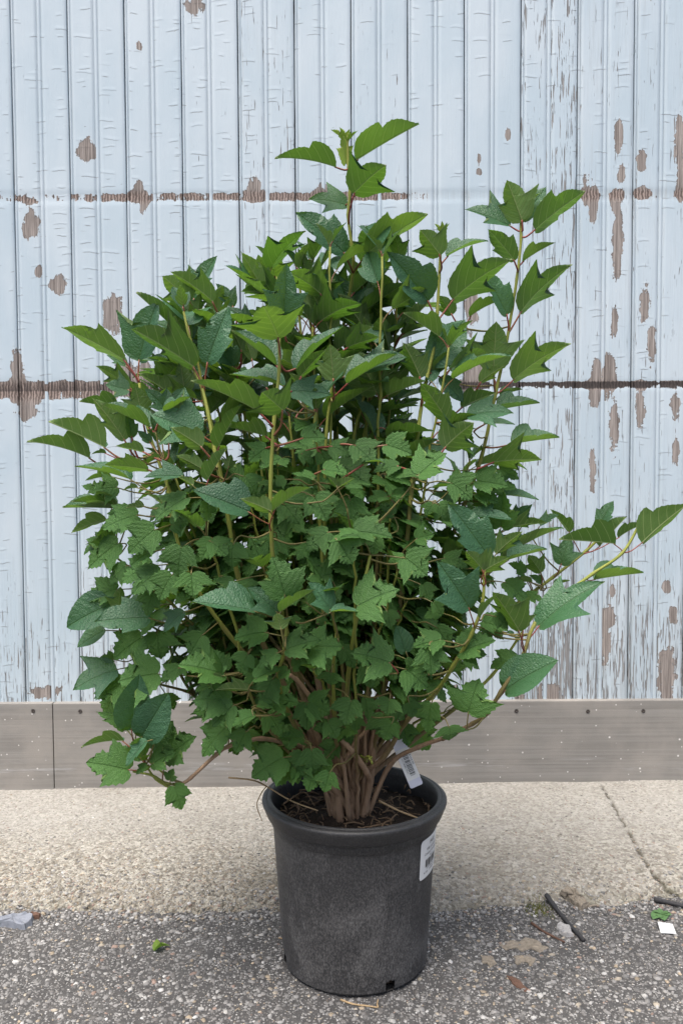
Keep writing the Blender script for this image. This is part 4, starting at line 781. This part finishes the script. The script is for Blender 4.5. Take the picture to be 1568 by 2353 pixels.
rows('H', '''575,920 630,522 82 d=-.20 k=O w=.85 n=640,1080; 655,985 850,650 75 d=-.22 k=O w=1.05 n=640,1080; 520,1005 200,1005 -8 d=-.2 n=640,1120; 565,1240 250,1165 68 d=-.22 k=M w=1.0 n=620,1250; 700,1000 528,1190 40 d=-.24; 740,1190 902,1090 50 d=-.22 k=M w=1.1; 860,1140 1055,970 55 d=-.19 k=M w=1.1 n=840,1330; 735,1080 852,870 60 d=-.17
700,1200 612,1255 50 d=-.24 k=M; 885,1320 905,1232 70 d=-.22 k=M w=1.1; 915,1360 985,1540 80 d=-.22 k=M w=1.05; 760,1060 680,920 -50 d=-.16; 690,1250 760,1190 -30 d=-.22 k=Y; 660,1160 720,1120 50 d=-.23 k=Y
465,435 118,555 60 d=-.12 w=1.2; 525,540 285,640 55 d=-.13 k=M w=1.2; 800,470 475,510 66 d=-.18 k=M w=1.25; 370,120 150,245 45 d=-.1 k=O; 665,180 440,330 60 d=-.12 k=M w=1.2; 780,140 790,340 76 d=-.14 k=M w=1.5; 960,420 800,500 58 d=-.2 k=M; 965,425 1058,420 60 d=-.2 k=M w=1.3; 1310,475 985,370 45 d=-.27 w=1.2; 1310,480 1205,548 -30 d=-.29
1140,160 1035,315 72 d=-.24 k=M w=1.4; 1360,690 1085,640 55 d=-.27 k=M w=1.2; 1390,720 1210,875 60 d=-.28 k=M w=1.1; 1340,890 1120,1095 60 d=-.22 k=M w=1.0; 1490,930 1400,1095 70 d=-.25 k=M w=1.2; 1550,790 1380,865 40 d=-.29 k=M; 1520,600 1260,575 -30 d=-.3; 480,560 350,790 60 d=-.08 k=M; 860,640 920,750 60 d=-.1 k=M; 440,360 340,330 50 d=-.1 k=M w=1.2; 1240,770 1080,760 55 d=-.2 k=M w=1.2; 1390,1010 1430,1110 60 d=-.14 k=M w=1.4; 1320,450 1250,290 60 d=-.26 k=M; 1200,560 1090,600 40 d=-.2 k=M''')
rows('I', '''690,1290 600,1490 72 d=-.2 k=M w=1.2; 1330,970 1340,1180 70 d=-.13 k=M w=1.3; 1480,1070 1530,1230 65 d=-.06 k=M w=1.2; 800,1400 720,1580 70 d=-.2 k=M w=1.2; 380,1260 330,1320 60 d=-.12 k=M w=1.3; 1000,1080 1080,1200 65 d=-.16 k=M w=1.3; 620,1080 560,1260 65 d=-.16 k=M w=1.3; 240,1120 330,1260 60 d=-.15 k=M; 860,560 960,640 60 d=-.2 k=M; 1400,930 1500,1010 60 d=-.14 k=M w=1.3; 940,1200 870,1340 70 d=-.12 k=M w=1.2
490,490 325,570 50 d=-.34 k=M w=1.1; 548,470 800,365 52 d=-.34; 710,455 965,420 62 d=-.32 k=M w=1.3; 710,460 735,525 60 d=-.33 k=M; 570,620 490,695 55 d=-.33 k=M w=1.3; 600,610 660,560 55 d=-.32 k=M w=1.4; 320,690 210,600 60 d=-.28 k=M w=1.4; 300,700 490,610 35 d=-.33; 910,650 905,748 55 d=-.3 k=M w=2.6; 1075,865 1020,1055 75 d=-.28 k=M w=1.4
720,880 900,960 60 d=-.24 k=M w=1.4; 880,1040 960,1170 68 d=-.24 k=M w=1.4; 720,890 715,1105 75 d=-.25 k=M w=1.1; 400,970 530,1115 65 d=-.24 k=M w=1.3; 430,870 645,870 50 d=-.27 k=M w=1.1; 450,690 330,930 60 d=-.3; 330,900 440,915 40 d=-.3 k=M; 300,990 125,1050 35 d=-.32 k=M; 290,990 310,1045 40 d=-.32 k=M; 755,1260 762,1472 80 d=-.22 k=M w=1.1
540,1320 290,1450 68 d=-.2 k=M w=1.2; 640,1380 470,1530 65 d=-.18 k=M w=1.1; 870,1330 770,1560 70 d=-.18; 900,1440 850,1600 72 d=-.22 k=M w=1.3; 680,1170 500,1150 45 d=-.22 k=M; 1110,1010 1100,1110 65 d=-.24 k=M w=1.6; 250,500 180,640 65 d=-.28 k=M w=1.4; 1180,850 1215,1020 60 d=-.22 k=M; 620,1400 660,1530 60 d=-.2 k=M; 1290,620 1250,760 70 d=-.2 k=M; 400,330 150,350 55 d=-.3 k=M w=1.2; 1000,450 1100,600 65 d=-.26 k=M; 820,190 850,280 60 d=-.28 k=M; 560,850 620,860 50 d=-.2 k=M''')
LEAVES = []                                    # (matrix, kind, variant, base, petiole points, redness, size, hero)
def petiole_pts(base, axis, node):
    if node is None:
        node, dist = nearest(base - axis * 0.02)
        if dist > 0.055:
            far = node; node = base - axis * 0.022 + Vector((0, 0, -0.012)) + (far - base).normalized() * 0.012
            TW.append((far, node))
    a = base; b = node; m = a.lerp(b, 0.45) - axis * 0.006 + Vector((0, 0, -0.003))
    return [b, m, a + axis * 0.004]
TW = []
for e in HL:
    px, py = CROP[e['c']](*e['b']); tx, ty = CROP[e['c']](*e['t']); d = e.get('d', 0.0)
    base = at(px, py, d)
    rho = e['rho'] + random.uniform(-6, 6); kind = e.get('k', 'L')
    dt = e.get('dt'); 
    if dt is None: dt = (-0.35 if rho > 30 else (-0.18 if rho < -40 else 0.0)) * (at(tx, ty, d) - base).length * random.uniform(0.3, 1.1)
    tip = at(tx, ty, d + dt); tip = base + (tip - base) * (1.06 if kind == 'M' else 1.05); L = (tip - base).length
    n_ = e.get('n'); node = None
    if n_:
        nx, ny = CROP[e['c']](*n_); nd = at(nx, ny, d); near, dist = nearest(nd, False); node = near if dist < 0.06 else None
    M = frame(base, tip, rho, e.get('w', 0.5 if kind == 'Y' else 1.0) * random.uniform(0.94, 1.06)); axv = (tip - base).normalized()
    if kind == 'L' and abs(rho) < 30: var = random.choice((2, 3, 3, 7))
    elif kind == 'L': var = random.choice((0, 0, 1, 5, 7, 4)) if L > 0.05 else random.choice((1, 2))
    else: var = random.randrange(len(ME[kind]))
    if e['c'] in 'DEGHIJ' and 'k' not in e and rho > 25 and L < 0.09 and random.random() < 0.6: kind = 'M'; var = random.randrange(len(ME['M']))
    if kind == 'L' and (('w' in e and e['w'] > 1.25) or (rho < -60)): var = random.choice((1, 1, 4))
    red = 0.9 if (base.z > 1.12 or 'n' in e) else 0.22
    LEAVES.append([M, kind, var, base, petiole_pts(base, axv, node) if kind != 'Y' else None, red * random.uniform(.6, 1.1), L * L * 3, True])
# --- leaves in pairs along the filler canes
def leaf_at(p, dirv, up, L, kind, hero=False, w_=1.0):
    dirv = dirv.normalized(); N = (up - dirv * up.dot(dirv)).normalized(); Xa = dirv.cross(N)
    pet = random.uniform(0.018, 0.04) * (0.35 if L < 0.08 and kind == 'L' else 1.0) * (1.2 if kind == 'L' else 0.9)
    base = p + (dirv * 0.75 + Vector((0, 0, 0.5 if kind == 'L' else 0.15))).normalized() * pet
    M = Matrix(((Xa.x * L * w_, dirv.x * L, N.x * L, base.x), (Xa.y * L * w_, dirv.y * L, N.y * L, base.y), (Xa.z * L * w_, dirv.z * L, N.z * L, base.z), (0, 0, 0, 1)))
    m = p.lerp(base, 0.5) + Vector((0, 0, 0.004))
    LEAVES.append([M, kind, random.randrange(len(ME[kind])), base, [p, m, base + dirv * 0.004], random.uniform(.3, .9) if p.z > 1.15 else random.uniform(0, .3), L * L, False])
for si in CANES:
    c_, r_, a_ = STEMS[si]; d = [0.0]
    for a, b in zip(c_, c_[1:]): d.append(d[-1] + (b - a).length)
    tot = d[-1]; s_ = 0.30 * tot + random.uniform(0, .05); phi = random.uniform(0, 3.14); i = 0
    while s_ < tot:
        while i < len(d) - 2 and d[i + 1] < s_: i += 1
        f = (s_ - d[i]) / max(1e-6, d[i + 1] - d[i]); p = c_[i].lerp(c_[i + 1], f); tn = (c_[i + 1] - c_[i]).normalized()
        phi += math.pi / 2 + random.uniform(-.3, .3)
        for sg in (0, math.pi):
            if p.z < 0.47: continue
            a = phi + sg; side = Vector((math.cos(a), math.sin(a), 0)); rad = Vector((p.x + 0.08, p.y, 0)); rad = rad.normalized() if rad.length > .01 else side
            if p.z > 1.18 + random.uniform(-.12, .12):
                kind = 'L'; L = random.uniform(0.085, 0.13); dv = side * 0.9 + rad * 0.5 + Vector((0, 0, random.uniform(0.25, 0.85))); upv = Vector((0, 0, 1)) - rad * 0.35
            else:
                kind = 'M'; L = random.uniform(0.065, 0.098); dv = side * 0.55 + rad * 0.95 + Vector((0, 0, random.uniform(-0.75, 0.10))); upv = Vector((0, 0, 1)) + rad * 0.7
            upv = upv + Vector((random.uniform(-.35, .35), random.uniform(-.35, .35), 0))
            tip = p + dv.normalized() * (L + 0.03)
            if crown_u(tip) > 0.97 or tip.z < 0.43: continue
            if tip.y < -0.52 * prof_at(tip.z)[2]: continue     # the near side is left to the leaves placed one by one
            if tip.z < 0.62 and tip.x > 0.06: continue
            inner_ = crown_u(p)
            if inner_ < 0.28 and random.random() < 0.55: continue
            leaf_at(p, dv, upv, L, kind, w_=random.uniform(.92, 1.2))
        s_ += random.uniform(0.038, 0.066)
for si, (c_, r_, a_) in enumerate(STEMS):      # every shoot ends in a small pair of young leaves
    tipp = c_[-1]
    if a_[-1] > 0.05 or tipp.z < 0.5 or si < len(HERO): continue
    tn = (c_[-1] - c_[-3]).normalized(); az_ = random.uniform(0, 6.28); kind = 'L' if tipp.z > 1.1 else 'M'
    for sg in (0, math.pi):
        side = Vector((math.cos(az_ + sg), math.sin(az_ + sg), 0))
        leaf_at(tipp - tn * 0.004, side * 0.55 + tn * 0.9, Vector((0, 0, .5)) - side * 0.8, random.uniform(.045, .075), kind, w_=random.uniform(.8, 1.0))
# the largest as parts, the rest as one part
LEAVES.sort(key=lambda e: (e[1] != 'Y', -e[7], -e[6] * (1.6 - e[3].y)))
parts, rest = LEAVES[:300], LEAVES[300:]
print('leaves', len(LEAVES), 'hero', sum(1 for e in LEAVES if e[7]), 'twigs', len(TW))
def pet_mesh(pts, red, r0=0.0020):
    c_ = catmull(pts, 4); V, F = tube_data(c_, [r0 * (1.25 - 0.35 * i / len(c_)) for i in range(len(c_))], 5); return V, F
npart = {}
for (M, kind, var, base, pp, red, _, hero) in parts:
    o = bpy.data.objects.new('bud_leaf' if kind == 'Y' else 'leaf', ME[kind][var]); COL.objects.link(o); o.matrix_basis = M; adopt(o, shrub)
    if pp:
        V, F = pet_mesh(pp, red, 0.0020 if base.z > 1.12 else 0.0013); me = mesh('petiole', V, F); attr(me, 'red', np.full(len(V), red)); link('petiole', me, M_PET, o)
def joined(name, items, kindset, mat):
    VV, FF, UU, RR = [], [], [], []; o = 0
    for (M, kind, var, *_r) in items:
        if kind not in kindset: continue
        g = LV[kind][var][0]; A = np.array(M); V = g[0] @ A[:3, :3].T + A[:3, 3]
        VV.append(V); FF.append(g[1] + o); UU.append(g[2]); RR.append(np.full(len(V), random.random())); o += len(V)
    if not VV: return
    me = make_leaf_me(name, np.concatenate(VV), np.concatenate(FF), np.concatenate(UU), mat); attr(me, 'rnd', np.concatenate(RR))
    ob = bpy.data.objects.new(name, me); COL.objects.link(ob); adopt(ob, shrub); tag(ob, kind='stuff')
joined('upper_foliage', rest, 'LO', M_LEAF_L); joined('lower_foliage', rest, 'M', M_LEAF_M)
VV, FF, RR = [], [], []
for (M, kind, var, base, pp, red, *_r) in rest:
    if not pp: continue
    V, F = pet_mesh(pp, red, 0.0012); o = len(VV); VV += V; FF += [tuple(i + o for i in f) for f in F]; RR += [red] * len(V)
me = mesh('petioles', VV, FF); attr(me, 'red', RR); tag(link('petioles', me, M_PET, shrub), kind='stuff')
VV, FF = [], []
for a, b in TW:
    m = a.lerp(b, 0.5) + Vector((0, 0, -0.008)); V, F = tube_data(catmull([a, m, b], 4), [0.0021 - 0.00007 * i for i in range(9)], 5); o = len(VV); VV += V; FF += [tuple(i + o for i in f) for f in F]
if VV:
    me = mesh('twigs', VV, FF); attr(me, 'age', np.full(len(VV), 0.38)); tag(link('twigs', me, M_STEM, shrub), kind='stuff')
# ---------------------------------------------------------------- hang tag on a stem in the pot
TA, TB = at(908, 1690, -0.045), at(957, 1806, -0.06)
tg = empty('plant_tag', TA, 'white plastic tag with barcode hanging beside the stems inside the pot', 'tag')
axv = (TB - TA); TL = axv.length; axv.normalize(); vt = (CAM - TA).normalized(); sidev = axv.cross(vt).normalized(); nrm = sidev.cross(axv).normalized()
if sidev.x < 0: sidev = -sidev
if nrm.y > 0: nrm = -nrm
def tp(x, y, lift=0.0): return TA + sidev * x + axv * (TL - y) + nrm * lift     # x across, y up from the lower end
W2 = 0.0150
out = [(-W2, TL), (W2, TL)] + [(W2 - 0.004 + 0.004 * math.cos(a), 0.004 - 0.004 * math.sin(a)) for a in (0, .5, 1.0, 1.57)] + [(-W2 + 0.004 - 0.004 * math.sin(a), 0.004 - 0.004 * math.cos(a)) for a in (0, .5, 1.0, 1.57)]
def slab(name, outline, l0, l1, mat, parent):
    n_ = len(outline); V = [tp(x, y, l0) for x, y in outline] + [tp(x, y, l1) for x, y in outline]
    F = [tuple(reversed(range(n_))), tuple(range(n_, 2 * n_))] + [(i, (i + 1) % n_, n_ + (i + 1) % n_, n_ + i) for i in range(n_)]
    return link(name, mesh(name, V, F), mat, parent, smooth=False)
slab('tag_strip', out, 0, 0.0006, M_TAG, tg)
stk = slab('sticker', [(-W2 + 0.001, 0.017), (W2 + 0.0005, 0.017), (W2 + 0.0005, 0.088), (-W2 + 0.001, 0.088)], 0.0007, 0.0010, M_WHITE, tg)
ft = lambda x, y: tp(x, y, 0.0014)
bars('barcode', -0.004, 0.026, 0.0125, 0.055, 30, ft, tg, vertical=False, seed=4)
print_on('printed_text', [('4171808519632', 0.030, 0.0055, 0.0032, 0.036)], lambda x, y: ft(y - 0.0140, 0.102 - x - 0.004), tg)
print_on('price_text', [('$164.00', 0.030, 0.0, 0.0040, 0.024)], lambda x, y: ft(y + 0.0105, 0.102 - x), tg)

# ---------------------------------------------------------------- small things on the ground
def on_ground(px, py, lift=0.0):
    d = ROT @ Vector(((px - CX) / FPX, -(py - CY) / FPX, -1.0)); z = 0.0
    for _ in range(4):
        p = CAM + d * ((z - CAM.z) / d.z); z = float(surf(np.array([p.x]), np.array([p.y]))[0]) + lift
    return p
M_SLATE = plain('slate', (0.17, 0.185, 0.215), 0.7, 0.4, 60, 0.003); M_BARK = plain('red_bark', (0.10, 0.055, 0.038), 0.85, 0.4, 80, 0.003)
M_BLACK = plain('black_twig', (0.030, 0.030, 0.032), 0.75, 0.5, 150, 0.002); M_PAPER = plain('white_paper', (0.52, 0.535, 0.535), 0.6, 0.04, 60, 0.0003)
M_TAN = plain('tan_chip', (0.215, 0.185, 0.145), 0.9, 0.6, 130, 0.006); M_GREYCHIP = plain('grey_chip', (0.30, 0.295, 0.29), 0.85, 0.4, 120, 0.003)
M_WEED = plain('weed_leaf', (0.07, 0.15, 0.05), 0.55, 0.3, 60); M_MOSS = plain('moss', (0.13, 0.14, 0.035), 0.9, 0.5, 100)
def chip(name, outline_px, h, mat, label, cat, group=None, uneven=0.3, lift=0.0):
    r0_ = random.Random(label + 'o'); oo = []
    for (xa_, ya_), (xb_, yb_) in zip(outline_px, outline_px[1:] + outline_px[:1]):
        oo += [(xa_, ya_)] + [(xa_ + (xb_ - xa_) * f + r0_.uniform(-3, 3), ya_ + (yb_ - ya_) * f + r0_.uniform(-1.6, 1.6)) for f in (.33, .67)]
    P = [on_ground(x, y, lift) for x, y in oo]; n_ = len(P); c_ = sum(P, Vector()) / n_; bm = bmesh.new(); r = random.Random(label)
    bot = [bm.verts.new(p + Vector((0, 0, -0.003))) for p in P]
    top = [bm.verts.new(p.lerp(c_, 0.10) + Vector((0, 0, h * r.uniform(1 - uneven, 1 + uneven)))) for p in P]
    mid = [bm.verts.new(p.lerp(c_, 0.55) + Vector((0, 0, h * r.uniform(1 - uneven, 1.1 + uneven)))) for p in P]; ce = bm.verts.new(c_ + Vector((0, 0, h * 1.1)))
    for i in range(n_):
        j = (i + 1) % n_
        bm.faces.new((bot[i], bot[j], top[j], top[i])); bm.faces.new((top[i], top[j], mid[j], mid[i])); bm.faces.new((mid[i], mid[j], ce))
    bmesh.ops.recalc_face_normals(bm, faces=bm.faces)
    me = bpy.data.meshes.new(name); bm.to_mesh(me); bm.free(); return tag(link(name, me, mat, smooth=False), label, cat, group)
def gstraw(name, px, r0, mat, label, cat, lifts=None, sides=7):
    P = [on_ground(x, y, (lifts[i] if lifts else r0 * 0.8)) for i, (x, y) in enumerate(px)]
    return straw(name, P, r0, mat, label, cat, sides)
chip('slate_piece', [(-14, 2120), (6, 2112), (30, 2106), (62, 2106), (80, 2112), (76, 2126), (60, 2136), (34, 2134), (0, 2130), (-14, 2132)], 0.014, M_SLATE, 'blue grey slate-like chip on the asphalt by the slab edge', 'chip')
chip('bark_piece', [(60, 2104), (78, 2102), (96, 2106), (92, 2111), (70, 2110)], 0.010, M_BARK, 'small red brown bark bit touching the blue grey chip', 'bark')
chip('concrete_chip', [(1284, 2052), (1300, 2042), (1318, 2044), (1326, 2056), (1348, 2078), (1354, 2084), (1336, 2094), (1318, 2084), (1300, 2066)], 0.012, M_TAN, 'long tan and white chip leaning on the slab edge by the black twig', 'chip')
chip('grey_stone', [(1276, 2130), (1290, 2122), (1312, 2138), (1318, 2152), (1300, 2154), (1282, 2144)], 0.008, M_GREYCHIP, 'flat pale grey stone lying against the black twig', 'stone')
chip('tan_flake', [(1140, 2172), (1168, 2160), (1190, 2164), (1206, 2152), (1236, 2160), (1246, 2172), (1264, 2178), (1240, 2190), (1218, 2180), (1200, 2188), (1184, 2178), (1160, 2184)], 0.002, M_TAN, 'wide tan flake of dried mud on the asphalt', 'flake')
chip('tan_flake', [(1176, 2196), (1216, 2192), (1232, 2204), (1222, 2220), (1206, 2210), (1186, 2218)], 0.002, M_TAN, 'squarish tan mud flake just before the wide one', 'flake')
chip('tan_flake', [(1104, 2196), (1130, 2196), (1142, 2214), (1124, 2226), (1116, 2212), (1106, 2216)], 0.002, M_TAN, 'small rounded tan mud flake on the pot side of the others', 'flake')
chip('rust_flake', [(1160, 2240), (1180, 2246), (1214, 2276), (1206, 2280), (1176, 2262)], 0.003, M_BARK, 'thin rust brown sliver on the asphalt right of the pot', 'flake')
gstraw('twig', [(1254, 2056), (1274, 2084), (1300, 2116), (1340, 2160)], 0.0065, M_BLACK, 'black twig lying from the slab edge onto the asphalt', 'twig', [0.006] * 4)
gstraw('twig', [(1220, 2120), (1252, 2142), (1296, 2164)], 0.0035, M_BARK, 'thin dark reddish twig beside the black twig', 'twig')
gstraw('hose_piece', [(1502, 2066), (1530, 2072), (1600, 2088)], 0.0075, M_BLACK, 'short black rubbery stick lying along the slab edge', 'stick', [0.007] * 3)
gstraw('dry_grass', [(782, 2296), (810, 2306), (840, 2310), (868, 2314)], 0.0022, M_STRAW, 'pale dry straw on the asphalt in front of the pot', 'straw')
gstraw('dry_grass', [(868, 2314), (866, 2306), (868, 2296)], 0.0020, M_STRAW, 'bent stub at the end of the pale dry straw', 'straw')
gstraw('dry_grass', [(640, 2154), (662, 2158), (676, 2166)], 0.0018, M_STRAW, 'short straw on the asphalt left of the pot', 'straw')
gstraw('dry_grass', [(1350, 2084), (1362, 2080), (1376, 2080)], 0.0035, M_TAN, 'stubby pale splinter beside the tan and white chip', 'splinter')
# folded scrap of white paper
pp = [on_ground(1509, 2128), on_ground(1543, 2131), on_ground(1552, 2148), on_ground(1516, 2146)]
V = [p + Vector((0, 0, z)) for p, z in zip(pp, (0.012, 0.010, 0.004, 0.004))] + [p + Vector((0, 0, z - 0.0012)) for p, z in zip(pp, (0.012, 0.010, 0.004, 0.004))]
V += [pp[0] + Vector((0.001, 0.008, 0.006)), pp[1] + Vector((0.0, 0.008, 0.004))]
tag(link('paper_scrap', mesh('paper_scrap', V, [(3, 2, 1, 0), (4, 5, 6, 7), (0, 1, 5, 4), (1, 2, 6, 5), (2, 3, 7, 6), (3, 0, 4, 7), (0, 1, 9, 8)]), M_PAPER, smooth=False), 'white folded scrap of paper on the asphalt below the weed', 'paper')
# a small weed and a fallen leaf
wc = on_ground(1518, 2100); wd_ = empty('weed', wc, 'tiny green weed with round leaves by the paper scrap', 'weed')
g = leaf_mesh('O0', 0.15, 0.25, 0.02, 77, n=10, cols=2)
for (tx, ty) in ((1500, 2090), (1512, 2084), (1534, 2092), (1540, 2098), (1524, 2108), (1498, 2104)):
    o = bpy.data.objects.new('leaf', make_leaf_me('weed_leaf', *g, M_WEED)); COL.objects.link(o); tip = on_ground(tx, ty, 0.012); ax = tip - wc - Vector((0, 0, .003)); L = ax.length; ax.normalize()
    N = (Vector((0, 0, 1)) - ax * ax.z).normalized(); Xa = ax.cross(N); B_ = wc + Vector((0, 0, .003))
    o.matrix_basis = Matrix(((Xa.x * L * 1.2, ax.x * L, N.x * L, B_.x), (Xa.y * L * 1.2, ax.y * L, N.y * L, B_.y), (Xa.z * L * 1.2, ax.z * L, N.z * L, B_.z), (0, 0, 0, 1))); adopt(o, wd_)
me = make_leaf_me('fallen_leaf', *leaf_mesh('M1', 0.9, 0.6, 0.05, 78, n=14, cols=3), M_LEAF_Y); o = bpy.data.objects.new('fallen_leaf', me); COL.objects.link(o)
b = on_ground(356, 2184, 0.004); tp_ = on_ground(384, 2160, 0.018); o.matrix_basis = frame(b, tp_, 20, 0.9); tag(o, 'curled green fallen leaf lying on the asphalt', 'leaf')
# tuft of moss and grass at the slab edge
VV, FF = [], []
mc = on_ground(1236, 2090)
for i in range(420):
    a = random.uniform(0, 6.28); r_ = abs(random.gauss(0, 0.022)); p = mc + Vector((r_ * math.cos(a) * 1.1, r_ * math.sin(a) * 1.3, 0)); p.z = float(surf(np.array([p.x]), np.array([p.y]))[0]) - 0.002
    h_b = random.uniform(0.006, 0.018); lean = Vector((random.uniform(-.5, .5), random.uniform(-.5, .5), 1)).normalized() * h_b; s_ = Vector((math.cos(a * 3), math.sin(a * 3), 0)) * 0.0011
    o_ = len(VV); VV += [p - s_, p + s_, p + lean]; FF.append((o_, o_ + 1, o_ + 2))
tag(link('moss_tuft', mesh('moss_tuft', VV, FF), M_MOSS, smooth=False), 'olive tuft of moss growing at the slab edge by the black twig', 'moss', kind='stuff')
# loose pale pebbles that stand out
SPOT = [(750 / 1.105 * 0 + 415, 2052, 8), (255, 2057, 6), (388, 2160, 6), (583, 2198, 8), (645, 2204, 6), (38, 2212, 8), (462, 2320, 7), (500, 2280, 6), (1240, 2290, 9), (1225, 2340, 7), (820, 2260, 7), (1455, 2240, 7), (1480, 2290, 8), (300, 2275, 7), (1380, 2210, 7)]
for i, (px, py, s_) in enumerate(SPOT):
    p = on_ground(px, py); bm = bmesh.new(); bmesh.ops.create_icosphere(bm, subdivisions=1, radius=1.0); r = random.Random(i)
    ph = [r.uniform(0, 6) for _ in range(3)]; k = s_ / 1150.0
    for v in bm.verts:
        n_ = 1 + 0.22 * math.sin(3 * v.co.x + ph[0]) + 0.18 * math.sin(4 * v.co.y + ph[1]); v.co = Vector((v.co.x * 1.2, v.co.y * .9, v.co.z * .65)) * n_ * k + p + Vector((0, 0, k * 0.35))
    me = bpy.data.meshes.new('pebble'); bm.to_mesh(me); bm.free(); attr(me, 'col', np.tile(np.array([.42, .415, .40, 1.0]) * (r.uniform(.8, 1.1)), (len(me.vertices), 1)), 'FLOAT_COLOR')
    tag(link('pebble', me, M_STONE, smooth=False), 'single pale pebble that stands out among the ground stones', 'pebble', 'pale pebbles on the ground')
